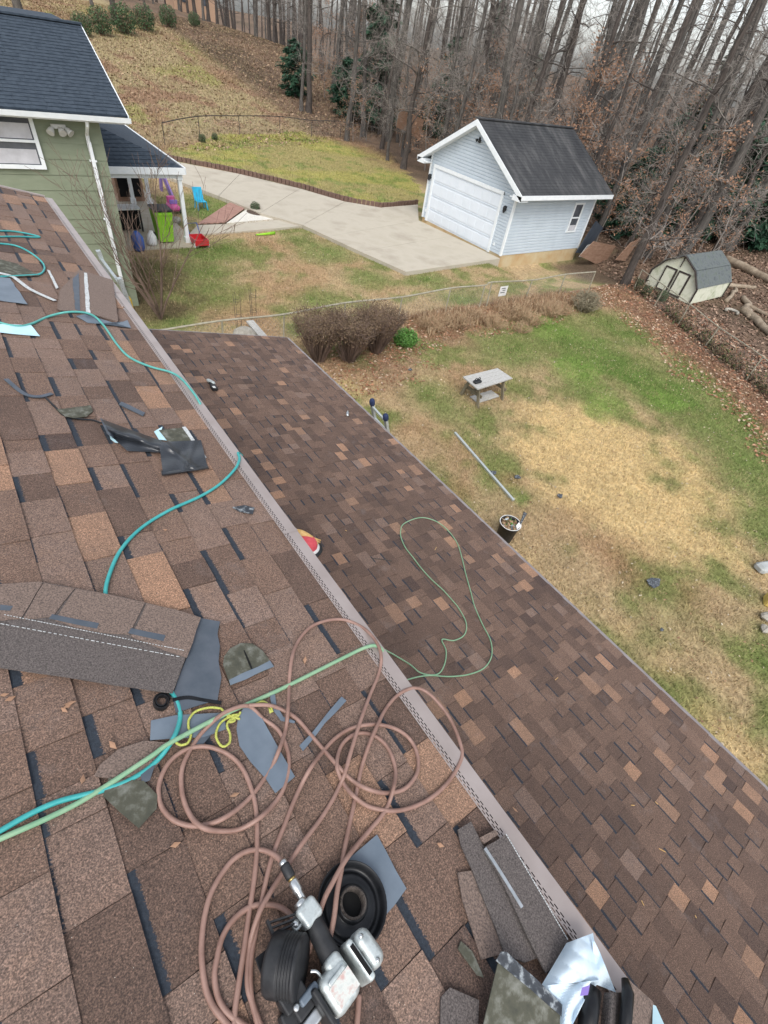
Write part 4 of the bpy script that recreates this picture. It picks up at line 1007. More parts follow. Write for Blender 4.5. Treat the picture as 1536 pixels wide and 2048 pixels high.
HERO = [(806, 338, 1.05, 5, 'grey trunk rising just left of the garage eave'), (772, 282, 1.35, 6, 'thick ridged trunk at the back corner of the lawn'), (795, 285, .8, 4, 'thin stem close beside the thick ridged trunk'), (617, 225, 1.1, 3, 'dark twin trunk right of the round evergreen'), (603, 222, .8, 0, 'slim trunk touching the round evergreen'), (700, 255, .9, 3, 'dark trunk standing behind the back fence'),
        (1250, 568, .78, 6, 'leaning grey trunk between the garage and the shed'), (1335, 420, .95, 5, 'stout trunk in the woods behind the small shed'), (1175, 330, 1.2, 1, 'big trunk directly behind the garage ridge'), (1260, 330, 1.1, 6, 'ivy clad trunk right of the garage roof'), (1420, 360, .9, 1, 'large trunk among evergreens on the right'), (925, 260, 1.1, 3, 'tall trunk behind the garage gable'), (1500, 420, .85, 5, 'grey trunk at the right edge of the woods'), (885, 235, .9, 3, 'slender trunk left of the garage peak'), (50, 60, 1.3, 1, 'thick trunk on the hill above the blue roof'), (230, 48, 1.2, 3, 'pale trunk behind the green shrub row')]
used = []
for i, (px, py, s, k, lb) in enumerate(HERO):
    g = G(px, py); used.append((g[0], g[1]))
    put_tree('bare_tree', 'bare '+lb, FP if i % 3 else FPD, k, g[0], g[1], s, i*1.7, (R0.gauss(0, .025), R0.gauss(0, .025)))
rn = random.Random(42); cnt = 0; tries = 0
def wood_ok(x, y):
    if x < 27 and y < 47 and not (x > 24 and y < 15): return False
    hd = y-(38+.42*(x-12))
    if x < 40 and 0 < hd < 48 and x < 30+.35*hd: return False
    if x < 25.5 and y < 16: return False
    if 24.3 < x < 29.5 and 8.6 < y < 12.6: return False
    if float(beyond(np.array([x]), np.array([y]))[0]) < 1.5 and y < 14: return False
    return True
while cnt < 178 and tries < 6000:
    tries += 1
    px = rn.uniform(-30, 1660); dist = rn.uniform(28, 125 if px < 640 else 90 if px < 1100 else 66)
    d = ray(px, 150); az = math.atan2(d[0], d[1]); x, y = math.sin(az)*dist, math.cos(az)*dist
    if not wood_ok(x, y): continue
    if any((x-a)**2+(y-b)**2 < 2.2 for a, b in used): continue
    if px < 520 and dist < 78: continue
    if px > 1060 and rn.random() < .06: continue
    used.append((x, y)); k = rn.choice((0, 1, 2, 3, 4, 5, 6, 5, 6) if px < 1060 else (1, 3, 1, 3, 0, 2, 5, 6)); s = rn.uniform(.6, 1.2)
    zone = 'on the hilltop' if px < 520 else ('left behind the back lawn' if px < 690 else 'right behind the back lawn' if px < 850 else 'behind the garage gable' if px < 1000 else 'behind the garage ridge' if px < 1120 else 'just right of the garage roof' if px < 1240 else 'above the leaning trunk' if px < 1340 else 'above the small shed' if px < 1450 else 'near the right edge')
    zone = ('at the woods edge ' if dist < 42 else 'midway into the woods ' if dist < 58 else 'deep in the woods ')+zone if px >= 520 else zone
    put_tree('bare_tree', ('slim ' if s < .8 else 'stout ' if s > 1.0 else '')+('grey' if k % 2 else 'dark')+(' bare tree ' if k in (0, 2, 4) else ' twiggy bare tree ' if k > 4 else ' tall bare tree ')+zone, FP if k % 2 else FPD, k, x, y, s, rn.uniform(0, 6.28), (rn.gauss(0, .03), rn.gauss(0, .03)), 'bare woodland trees')
    cnt += 1
# saplings holding dry leaves
def sapling_proto(seed, h, nleaf):
    rn = random.Random(seed); tr = MB(); tw = MB(); lf = MB(); n = 6
    pts = [np.array([rn.gauss(0, .05)*i, rn.gauss(0, .05)*i, h*i/n-.05]) for i in range(n+1)]
    tr.tube(pts, [.035*(1-.8*i/n) for i in range(n+1)], 5, False)
    for k in range(16):
        t = rn.uniform(.12, 1); i = min(int(t*n), n-1)
        d = np.array([math.cos(k*2.4), math.sin(k*2.4), rn.uniform(.1, .6)])
        grow(rn, tr, tw, pts[i], d/np.linalg.norm(d), rn.uniform(.8, 1.7)*(1.15-.5*t), .014, 2, 3, .2, (4, 7))
    cand = tw.v[::3]
    for k in range(nleaf):
        c = cand[rn.randrange(len(cand))]+np.array([rn.gauss(0, .12), rn.gauss(0, .12), rn.gauss(0, .1)])
        a = np.array([rn.gauss(0, 1), rn.gauss(0, 1), rn.gauss(-.4, .6)]); a = a/np.linalg.norm(a)*rn.uniform(.03, .065); b = np.cross(a, (rn.gauss(0, 1), rn.gauss(0, 1), rn.gauss(0, 1))); b = b/(np.linalg.norm(b)+1e-6)*np.linalg.norm(a)*.5
        lf.add([c-a, c+b, c+a, c-b], [(0, 1, 2, 3)])
    for m_ in (tr,): pass
    tr.v += tw.v and []; off = len(tr.v); tr.v.extend(tw.v); tr.f.extend([tuple(i+off for i in f) for f in tw.f])
    return tr.mesh('stem', np.zeros(3)), lf.mesh('crown', np.zeros(3))
SP = [sapling_proto(300+i, h, nl) for i, (h, nl) in enumerate(((4.5, 900), (6.0, 1200), (3.2, 600), (5.2, 120)))]
for a, b in SP: a.materials.append(M['twig']); b.materials.append(M['leaf_beech'])
cnt = 0; tries = 0
while cnt < 165 and tries < 6000:
    tries += 1
    px = rn.uniform(560, 1640); dist = rn.uniform(29, 84); d = ray(px, 200); az = math.atan2(d[0], d[1]); x, y = math.sin(az)*dist, math.cos(az)*dist
    if not wood_ok(x, y): continue
    if px < 860 and dist < 50: continue
    k = rn.choice((0, 1, 2, 3, 0, 1)); cnt += 1
    zone = 'behind the back lawn' if px < 860 else 'behind the garage gable' if px < 1000 else 'behind the garage ridge' if px < 1120 else 'just right of the garage roof' if px < 1240 else 'above the leaning trunk' if px < 1340 else 'above the small shed' if px < 1450 else 'near the right edge'
    zone = ('at the woodland edge ' if dist < 40 else 'midway into the woods ' if dist < 55 else 'deep in the woods ')+zone; ss = rn.uniform(.8, 1.4)
    put_tree('beech_sapling', ('short' if ss < 1.0 else 'tall' if ss > 1.2 else 'middling')+(' nearly bare sapling ' if k == 3 else ' sapling with rusty dry leaves ')+zone, SP, k, x, y, ss, rn.uniform(0, 6.28), (rn.gauss(0, .06), rn.gauss(0, .06)), 'woodland saplings', 'sapling', ('stem', 'crown'))
# evergreens
def evergreen_proto(seed, h, rad, n, conic=1.0):
    rn = random.Random(seed); tr = MB(); lf = MB()
    tr.tube([np.array([0, 0, -.1]), np.array([.05, 0, h*.5]), np.array([0, .05, h*.95])], [.09*h/5, .06*h/5, .015], 6, False)
    nb_ = 46
    for k in range(nb_):
        t = (k+rn.random())/nb_; z = h*(.06+.92*t); R_ = rad*((1-t)**.75 if conic else math.sin(math.pi*min(1, t*.9+.12))**.6)*rn.uniform(.7, 1.15)+.1
        a = k*2.399+rn.uniform(-.4, .4); d = np.array([math.cos(a), math.sin(a), rn.uniform(-.25, .2)])
        tr.tube([np.array([0, 0, z]), np.array([0, 0, z])+d*R_*.95], [.018, .005], 3, False)
        for j in range(int(n/nb_)):
            u = rn.uniform(.25, 1.05); c = np.array([0, 0, z])+d*R_*u+np.array([rn.gauss(0, .10), rn.gauss(0, .10), rn.gauss(-.06, .09)])*(.6+R_*.5)
            s = rn.uniform(.10, .24); e = d*s+np.array([rn.gauss(0, .6)*s, rn.gauss(0, .6)*s, -abs(rn.gauss(.3, .4))*s]); w = np.cross(e, (rn.gauss(0, .5), rn.gauss(0, .5), 1)); w = w/(np.linalg.norm(w)+1e-6)*s*.42
            lf.add([c-e*.5, c+w, c+e, c-w], [(0, 1, 2, 3)])
    return tr.mesh('trunk', np.zeros(3)), lf.mesh('crown', np.zeros(3))
EP = [evergreen_proto(400, 5.0, 1.7, 6500, 0), evergreen_proto(401, 8.0, 1.7, 8000, 1), evergreen_proto(402, 6.0, 2.3, 8600, 1)]
for a, b in EP: a.materials.append(M['bark_dark']); b.materials.append(M['needle'])
for px, py, k, s, lb in ((590, 195, 0, .48, 'round dark evergreen at the edge of the leafy hill'), (745, 262, 1, .80, 'tall dark evergreen between trunks behind the lawn'), (885, 262, 2, .7, 'dark evergreen half hidden by the garage gable'), (1440, 478, 2, .95, 'broad dark evergreen behind the shed'), (1395, 478, 0, .75, 'round evergreen above the shed ridge'), (1500, 492, 0, .8, 'round evergreen behind the long fallen trunk'), (1300, 440, 2, .7, 'evergreen in the middle of the right woods'), (1365, 330, 1, .8, 'distant evergreen above the broad one'), (960, 230, 1, .8, 'evergreen behind the garage peak'), (1515, 470, 2, .9, 'evergreen cut by the right edge'), (1230, 470, 2, .42, 'small evergreen behind the garage back corner'), (1050, 228, 2, .7, 'evergreen over the garage ridge'), (690, 235, 0, .5, 'low evergreen left of the tall one'), (1320, 470, 0, .4, 'low evergreen shrub behind the leaning trunk')):
    g = G(px, py); put_tree('evergreen_tree', lb, EP, k, g[0], g[1], s*1.75, px*.1, cat='evergreen')
# shrubs
def bush_proto(seed, h, rad, nstem, nleaf, flat, leafs, lowbare=.35):
    rn = random.Random(seed); st = MB(); lf = MB()
    for k in range(nstem):
        a = rn.uniform(0, 6.28); u = math.sqrt(rn.random()); e = np.array([math.cos(a)*rad*u, math.sin(a)*rad*u, h*rn.uniform(.8, 1.0)*(1 if flat else math.sqrt(max(.1, 1-u*u*.8)))])
        b = np.array([math.cos(a)*.14*u, math.sin(a)*.14*u, -.03]); m_ = b*.5+e*.5+np.array([rn.gauss(0, .05), rn.gauss(0, .05), .06*h])
        st.tube([b, m_, e], [.012, .008, .003], 3, False)
        for j in range(4):
            t = rn.uniform(.4, .95); s = m_*(1-t)+e*t; q = s+np.array([rn.gauss(0, .18), rn.gauss(0, .18), abs(rn.gauss(.12, .1))])*h*.8; st.tube([s, q], [.005, .002], 3, False)
    for k in range(nleaf):
        a = rn.uniform(0, 6.28); u = math.sqrt(rn.random()); zt = h*(1 if flat else math.sqrt(max(.05, 1-u*u*.85)))
        z = zt*(lowbare+(1-lowbare)*rn.random()**.6)+rn.gauss(0, .03); rr = rad*(.55+.45*(z/h))
        c = np.array([math.cos(a)*rr*u, math.sin(a)*rr*u, z])
        v = np.array([rn.gauss(0, 1), rn.gauss(0, 1), rn.gauss(.2, .7)]); v = v/np.linalg.norm(v)*leafs*rn.uniform(.6, 1.3); w = np.cross(v, (rn.gauss(0, 1), rn.gauss(0, 1), rn.gauss(0, 1))); w = w/(np.linalg.norm(w)+1e-6)*np.linalg.norm(v)*.55
        lf.add([c-v, c+w, c+v, c-w], [(0, 1, 2, 3)])
    return st.mesh('stems', np.zeros(3)), lf.mesh('foliage', np.zeros(3))
HB = [bush_proto(500+i, 1.32, .84, 170, 3600, True, .024, .48) for i in range(3)]
for a, b in HB: a.materials.append(M['twig_brown']); b.materials.append(M['leaf_hedge'])
for i, (px, py, lb) in enumerate(((637, 722, 'bronze leaved hedge bush nearest the roof corner'), (697, 722, 'middle bronze hedge bush with bare lower stems'), (752, 705, 'right hand bronze hedge bush next to the green plant'))):
    g = G(px, py); put_tree('hedge_bush', lb, HB, i, g[0], g[1], 1.0, i*1.3, cat='bush', pn=('stems', 'foliage'), sxy=(.95, 1, .9)[i])
GB = [bush_proto(510, .55, .55, 40, 1500, False, .035, .1)]
for a, b in GB: a.materials.append(M['leaf_green']); b.materials.append(M['leaf_green'])
g = G(808, 690); put_tree('green_plant', 'fresh green leafy plant beside the hedge', GB, 0, g[0], g[1], .95, 0, cat='plant', pn=('stems', 'foliage'))
TB = [bush_proto(520, .75, .65, 150, 700, False, .03, .2)]
for a, b in TB: a.materials.append(M['brush_grey']); b.materials.append(M['brush_grey'])
g = G(1166, 622); put_tree('dry_bush', 'round tan grey dry bush by the fence corner', TB, 0, g[0], g[1], 1.1, 0, cat='bush', pn=('stems', 'foliage'))
DB = [bush_proto(530+i, .55, .62, 70, 90, False, .028, .05) for i in range(2)]
for a, b in DB: a.materials.append(M['dry_grass']); b.materials.append(M['leaf_beech'])
for i, (px, py, s) in enumerate(((870, 662, .9), (915, 655, 1.0), (950, 640, .8), (985, 655, .9), (1025, 640, 1.1), (1060, 650, 1.0), (1095, 632, 1.0), (1120, 628, .9), (850, 655, .7), (1040, 665, .7))):
    g = G(px, py); put_tree('dry_grass_clump', 'tan dry brush clump along the chain link fence', DB, i % 2, g[0], g[1], s, i*1.1, group='dry brush clumps along the fence', cat='dry grass', pn=('stems', 'foliage'))
SB = [bush_proto(540, 1.6, 1.1, 60, 1500, False, .065, .05)]
for a, b in SB: a.materials.append(M['twig_brown']); b.materials.append(M['leaf_shrub'])
for i, (px, py, s, lb) in enumerate(((168, 72, 1.0, 'first shrub beside the blue roof'), (205, 70, 1.25, 'second shrub from the blue roof'), (250, 68, 1.45, 'tallest shrub in mid row'), (292, 62, 1.3, 'shrub right of the tallest one'), (338, 55, 1.2, 'loose shrub left of the peach house'), (390, 54, .9, 'smallest shrub below the peach house'))):
    g = G(px, py); put_tree('green_shrub', 'dull green hilltop row, '+lb, SB, 0, g[0], g[1], s, i*1.0, group='green shrubs along the hilltop', cat='shrub', pn=('stems', 'foliage'))
for i, (px, py, s, lb) in enumerate(((1290, 590, .28, 'low green ground shrub in front of the shed'), (1320, 602, .30, 'green weeds along the fence by the shed'), (1275, 575, .25, 'weedy shrub at the foot of the leaning trunk'), (405, 285, .3, 'small shrub at the hill fence'), (430, 280, .26, 'second small shrub along the hill fence'), (511, 424, .28, 'small plant in the mulch ring'))):
    g = G(px, py); put_tree('green_shrub', lb, SB, 0, g[0], g[1], s, i*1.0, cat='shrub', pn=('stems', 'foliage'))
UB = [bush_proto(545, 1.5, 1.2, 50, 2200, False, .07, .05)]
for a, b in UB: a.materials.append(M['twig_brown']); b.materials.append(M['needle'])
for i, (px, py, s, lb) in enumerate(((1215, 430, 1.0, 'beside the garage back wall'), (1290, 400, 1.2, 'halfway up the right woods'), (1345, 455, 1.1, 'just above the shed roof left side'), (1400, 470, 1.2, 'above the shed ridge'), (1480, 480, 1.3, 'behind the long fallen trunk'), (1520, 500, 1.2, 'at the right edge behind the logs'), (1250, 380, 1.1, 'right of the garage eave'), (870, 275, .9, 'left of the garage gable'), (840, 260, .8, 'behind the plywood sheets'), (1380, 400, 1.3, 'left of the broad evergreen'))):
    g = G(px, py); put_tree('holly_shrub', 'dark green holly undergrowth '+lb, UB, 0, g[0], g[1], s, i*1.0, cat='shrub', pn=('stems', 'foliage'))
# bare multi stem shrub in front of the green house
rn2 = random.Random(77); st = MB(); tw = MB(); g = G(322, 640)
mv = thing('bare_shrub', 'bare multi stemmed shrub in front of the green house corner', 'shrub', g)
for k in range(8):
    a = k*2.4; d = np.array([math.cos(a)*.42-.16, math.sin(a)*.42, 1.0]); grow(rn2, st, tw, g.copy(), d/np.linalg.norm(d), rn2.uniform(2.2, 3.6), .030, 1, 3, .09, (5, 7), (.35, .7), .15)
st.build('stems', M['twig_brown'], mv); tw.build('twigs', M['twig_brown'], mv)
for px, py in ((60, 372), (28, 360)):
    pass
# distant wood: beyond where trunks can be told apart
V = MB(); rn3 = random.Random(8)
for k in range(230):
    px = rn3.uniform(-40, 1700); dist = rn3.uniform(95, 190); d = ray(px, 120); az = math.atan2(d[0], d[1]); x, y = math.sin(az)*dist, math.cos(az)*dist
    if px < 420 and dist < 120 or px > 1060 and rn3.random() < .7: continue
    z = float(T(x, y)); r = rn3.uniform(.12, .3); h = rn3.uniform(13, 20); lx, ly = rn3.gauss(0, .4), rn3.gauss(0, .4)
    V.tube([np.array([x, y, z-.3]), np.array([x+lx, y+ly, z+h*.5]), np.array([x+lx*1.6, y+ly*2, z+h])], [r, r*.7, r*.2], 5, False)
    for j in range(14):
        zz = rn3.uniform(.8, h); a = rn3.uniform(0, 6.28); L = rn3.uniform(1.0, 3.0); p0 = np.array([x+lx*zz/h, y+ly*zz/h, z+zz]); p1 = p0+np.array([math.cos(a)*L, math.sin(a)*L, L*rn3.uniform(0, .9)])
        V.tube([p0, p1], [.035, .012], 3, False)
        for q in range(2):
            s = p0+(p1-p0)*rn3.uniform(.3, 1); V.tube([s, s+np.array([rn3.gauss(0, .7), rn3.gauss(0, .7), rn3.uniform(0, .9)])], [.016, .006], 3, False)
tag(V.build('distant_wood', M['bark_dark']), 'mass of distant bare trees closing the view', 'wood', None, 'stuff')
dh = P(392, 20, 1, 118.0); dhz = float(T(dh[0], 118.0))
dho = thing('distant_house', 'peach coloured distant house wall on the hilltop', 'house', (dh[0], 118, dhz))
MB().box((dh[0], 120, dhz+2.0), (7.5, 4, 5)).build('wall', M['peach'], dho)
for dx in (-1.8, 1.6): MB().box((dh[0]+dx, 117.97, dhz+2.2), (1.0, .1, 1.5)).build('window', M['glass'], dho)
MB().prism([(dh[0]-4.2, 117.4, dhz+4.5), (dh[0]+4.2, 117.4, dhz+4.5), (dh[0]+4.2, 120, dhz+6.2), (dh[0]-4.2, 120, dhz+6.2)], (0, 0, -.2)).build('roof', M['roof_black'], dho)

# ================================================================== THINGS LYING ON THE UPPER ROOF
def patch(name, label, cat, pix, h=.013, th=.004, mt='granule_brown', pl=UP, parent=None, group=None):
    n = NU if pl is UP else NL
    top = [pl(p[0], p[1], h+th+(p[2] if len(p) > 2 else 0)) for p in pix]
    c = np.mean(top, 0); out = []
    for i, a in enumerate(top):                        # roughen the cut edges a little
        b = top[(i+1) % len(top)]; out.append(a); L = np.linalg.norm(b-a); k = int(L/.05)
        e = np.cross(n, (b-a)/(L+1e-9))
        for j in range(1, k): out.append(a+(b-a)*j/k+e*R0.gauss(0, .0016))
    ob = MB().prism(out, -n*th).build(name, M[mt], parent)
    if parent is None: tag(ob, label, cat, group)
    elif label: tag(ob, label)
    return ob
def hose(name, label, pixs, r, mt, pl=UP, cat='hose', seg=7, lift=None):
    e = None; mb = MB()
    for run in pixs:
        pts = spline([pl(p[0], p[1], (p[2] if len(p) > 2 else r+.0065)) for p in run], seg); mb.tube(pts, r, 8)
    return tag(mb.build(name, M[mt], None, True), label, cat)
# whole loose shingle lying across the courses
ls = thing('loose_shingle', 'whole loose shingle strip with dotted white sealant lines', 'shingle', UP(180, 1280, .02))
q = .030
patch('nailing_zone', None, None, [(-60, 1172), (0, 1168), (78, 1163), (150, 1176), (210, 1187), (290, 1205), (352, 1219), (402, 1235), (345, 1386), (200, 1365), (0, 1335), (-60, 1325)], q, .004, 'granule_dark', parent=ls)
tabs = [[(-60, 1172), (0, 1168), (78, 1163), (86, 1165), (42, 1236), (0, 1240), (-60, 1230)], [(88, 1165), (150, 1176), (106, 1232), (46, 1238)], [(152, 1177), (210, 1187), (290, 1205), (258, 1268), (190, 1262), (110, 1240)], [(293, 1206), (352, 1219), (402, 1235), (374, 1314), (330, 1300), (262, 1272)]]
for t_ in tabs: patch('tab', None, None, t_, q+.0042, .004, 'granule_brown', parent=ls)
for b_ in ([(104, 1228), (198, 1246), (194, 1257), (98, 1237)], [(262, 1256), (331, 1270), (327, 1282), (256, 1266)], [(0, 1209), (26, 1212), (20, 1221), (0, 1220)]): patch('dark_band', None, None, b_, q+.0085, .001, 'felt_grey', parent=ls)
for (a, b), nn_ in ((((8, 1229), (370, 1301)), 60), (((0, 1247), (362, 1314)), 34)):
    sm = MB()
    for k in range(nn_):
        t = (k+.1)/nn_; t2 = (k+.1+R0.uniform(.45, .8))/nn_
        p0 = UP(a[0]+(b[0]-a[0])*t, a[1]+(b[1]-a[1])*t, q+.0095); p1 = UP(a[0]+(b[0]-a[0])*t2, a[1]+(b[1]-a[1])*t2, q+.0095); sm.bar(p0, p1, .0021, .0010, NU)
    tag(sm.build('sealant_line', M['white_strip'], ls), None, None, None, 'stuff')
patch('membrane_offcut', 'dark grey torn membrane piece at the loose shingle end', 'offcut', [(401, 1236), (440, 1243), (435, 1268), (440, 1292), (437, 1322), (443, 1356), (435, 1400), (405, 1408), (352, 1425), (345, 1392), (372, 1318)], .016, .003, 'felt_grey')
patch('flashing_offcut', 'flat blue grey flashing rectangle under the yellow rope', 'offcut', [(302, 1441), (352, 1430), (448, 1425), (452, 1458), (408, 1474), (300, 1480)], .0125, .002, 'flashing_grey')
patch('flashing_offcut', 'dark triangular offcut below the blue grey rectangle', 'offcut', [(385, 1480), (425, 1466), (405, 1490), (380, 1496)], .012, .002, 'felt_grey')
rr = MB(); c0 = UP(323, 1406, .012)
ell = [c0+ETU*math.cos(a)*r_+EY*math.sin(a)*r_*1.15+NU*(.004+.002*(a/6.28)) for a, r_ in ((t, .026-.0022*t/2.2) for t in np.linspace(0, 6*math.pi/1.5, 60))]
for i in range(len(ell)-1): rr.bar(ell[i], ell[i+1], .003, .018, NU)
tail = spline([UP(345, 1400, .02), UP(375, 1395, .02), UP(405, 1400, .018), UP(443, 1406, .018)], 6)
for i in range(len(tail)-1): rr.bar(tail[i], tail[i+1], .012, .003, NU)
tag(rr.build('rubber_strip_roll', M['rubber']), 'coiled black rubber strip beside the loose shingle', 'strip roll')
hr = patch('mossy_shingle_piece', 'half round mossy grey shingle scrap with a slit', 'offcut', [(446, 1329), (448, 1313), (460, 1297), (481, 1286), (505, 1287), (525, 1301), (537, 1317), (547, 1333), (461, 1370)], .013, .004, 'moss_back')
patch('slit', None, None, [(487, 1301), (489, 1300), (510, 1350), (508, 1351)], .0172, .0006, 'dark_void', parent=hr)
patch('pale_edge', None, None, [(540, 1321), (548, 1333), (461, 1370), (458, 1360)], .0172, .0008, 'flashing_grey', parent=hr)
patch('flashing_offcut', 'paddle shaped blue grey flashing piece under the hose', 'offcut', [(491, 1410), (509, 1412), (525, 1438), (541, 1467), (561, 1503), (590, 1553), (551, 1586), (533, 1559), (501, 1523), (479, 1491), (473, 1458), (477, 1430)], .0155, .003, 'flashing_grey')
patch('flashing_offcut', 'thin blue grey flashing strip right of the paddle', 'offcut', [(683, 1393), (693, 1401), (650, 1446), (606, 1502), (599, 1491), (626, 1463), (658, 1422)], .0125, .003, 'flashing_grey')
patch('flashing_offcut', 'small curved blue scrap near the yellow rope flag', 'offcut', [(538, 1383), (549, 1383), (553, 1410), (567, 1434), (590, 1442), (589, 1446), (562, 1441), (545, 1418)], .0125, .003, 'flashing_grey')
patch('mossy_shingle_piece', 'square mossy slate scrap below the cyan hose', 'offcut', [(206, 1591), (217, 1556), (288, 1562), (315, 1590), (313, 1617), (278, 1656)], .0155, .004, 'moss_back')
patch('torn_shingle', 'torn brown shingle scrap under the green hose', 'offcut', [(188, 1552), (200, 1529), (237, 1498), (288, 1481), (335, 1485), (332, 1508), (288, 1562), (217, 1556)], .011, .004, 'granule_brown')
patch('torn_shingle', 'dark tar backed scrap beneath the cyan hose', 'offcut', [(280, 1540), (310, 1530), (300, 1560), (284, 1566)], .0155, .003, 'felt_grey')
# black film
bfm = thing('black_plastic_sheet', 'crumpled black plastic sheet folded on the upper roof', 'plastic sheet', UP(320, 895, 0))
def quadsheet(name, c4, nu, nv, hf, mt, parent, th=.002):
    a, b, c, d = [np.array(q_, float) for q_ in c4]
    def f(u, v):
        p = (a*(1-u)+b*u)*(1-v)+(d*(1-u)+c*u)*v; return UP(p[0], p[1], hf(u, v))
    m_ = MB().grid(f, nu, nv); return m_.build(name, M[mt], parent)
quadsheet('flat_fold', [(318, 884), (402, 880), (416, 937), (326, 949)], 26, 18, lambda u, v: .022+.010*abs(math.sin(5*u+2*v))+.012*math.exp(-((u*.9-v*.6-.1)/.09)**2)+.010*math.exp(-((u-.85+.4*v)/.08)**2)+.006*math.sin(9*v+3*u), 'black_plastic', bfm)
quadsheet('tube_fold', [(203, 838), (330, 884), (345, 910), (222, 872)], 26, 12, lambda u, v: .018+.045*math.sin(math.pi*min(1, v*1.1))*(1-.7*u)+.006*math.sin(14*u), 'black_plastic', bfm)
quadsheet('side_fold', [(222, 872), (345, 908), (322, 905), (255, 902)], 16, 6, lambda u, v: .014+.010*math.sin(3*u+2*v)**2, 'black_plastic', bfm)
quadsheet('hem', [(322, 941), (416, 931), (418, 938), (324, 952)], 12, 4, lambda u, v: .018+.016*math.sin(math.pi*v), 'black_plastic', bfm)
quadsheet('tail_fold', [(200, 836), (232, 850), (228, 876), (214, 868)], 8, 6, lambda u, v: .02+.03*math.sin(math.pi*u)*v, 'felt_grey', bfm)
patch('release_film', 'pale blue release film beside the black sheet', 'film', [(308, 863), (325, 853), (322, 865), (337, 881), (318, 879)], .013, .001, 'pale_blue')
patch('release_film', 'pale blue film curl under the folded black sheet', 'film', [(218, 868), (232, 872), (245, 886), (230, 885), (221, 878)], .012, .001, 'pale_blue')
mp = patch('mossy_shingle_piece', 'mossy slab with silver edge next to the black sheet', 'offcut', [(318, 860), (364, 855), (390, 882), (337, 884)], .014, .004, 'moss_back')
patch('silver_edge', None, None, [(364, 854), (371, 853), (413, 915), (405, 916)], .0185, .001, 'white_strip', parent=mp)
# small strips and scraps
def strip(name, label, pix, w, mt, cat='strip', h=.014, th=.004, pl=UP):
    n = NU if pl is UP else NL; pts = spline([pl(p[0], p[1], h) for p in pix], 6); mb = MB()
    for a, b in zip(pts[:-1], pts[1:]): mb.bar(a, b+(b-a)*.05, w, th, n)
    return tag(mb.build(name, M[mt]), label, cat)
strip('rubber_strip', 'curved dark rubber strip on the upper left shingles', [(12, 758), (35, 778), (55, 790), (80, 793), (104, 787)], .022, 'felt_grey')
strip('rubber_strip', 'thin black strip curling around the mossy scrap', [(90, 794), (112, 816), (130, 832), (160, 838), (185, 840), (203, 846)], .009, 'rubber')
patch('mossy_shingle_piece', 'mossy grey scrap beside the thin black strip', 'offcut', [(113, 819), (181, 810), (186, 822), (174, 832), (150, 836), (130, 832)], .014, .004, 'moss_back')
patch('pry_bar', 'short flat grey bar above the black sheet', 'bar', [(238, 808), (243, 803), (290, 825), (286, 831)], .013, .006, 'felt_grey')
patch('torn_shingle', 'small dark torn scrap near the gutter guard', 'offcut', [(465, 1014), (489, 1010), (509, 1015), (506, 1027), (479, 1022)], .013, .006, 'slate_back')
# far left: stacked shingles and flashing
stk = thing('shingle_stack', 'small stack of brown shingles by the gutter at the far end', 'shingle stack', UP(175, 600, 0))
for k in range(3):
    patch('shingle_sheet', None, None, [(114+k*2, 618+k), (118+k, 583-k), (157, 541-k), (222+k*2, 560), (232+k*2, 644-k), (164, 622)], .012+k*.006, .005, 'granule_brown', parent=stk)
patch('dark_patch', None, None, [(145, 558), (158, 545), (160, 622), (150, 618)], .0302, .001, 'felt_grey', parent=stk)
patch('pale_strip', None, None, [(168, 545), (174, 546), (181, 628), (172, 626)], .0303, .001, 'white_strip', parent=stk)
patch('flashing_piece', 'grey flashing piece under the shingle stack', 'flashing', [(152, 632), (170, 628), (262, 656), (255, 640), (228, 650), (175, 645)], .012, .003, 'flashing_grey')
patch('release_film', 'pale blue film lying at the left edge', 'film', [(-20, 647), (62, 650), (80, 672), (30, 668), (-20, 662)], .013, .0015, 'pale_blue')
patch('flashing_piece', 'grey glassy flashing sheet at the left edge', 'flashing', [(-20, 552), (20, 556), (55, 608), (-20, 598)], .013, .003, 'flashing_grey')
patch('flashing_piece', 'brown grey sheet behind the teal hose loop', 'flashing', [(-20, 513), (34, 527), (78, 551), (20, 554), (-20, 549)], .012, .003, 'moss_back')
patch('flashing_piece', 'narrow white flashing triangle near the shingle stack', 'flashing', [(94, 539), (100, 541), (117, 575), (112, 577)], .013, .002, 'white_strip')
strip('white_tape', 'curling white tape strip on the far shingles', [(-10, 544), (25, 553), (60, 578), (110, 601)], .03, 'white_strip', 'tape', .016, .002)
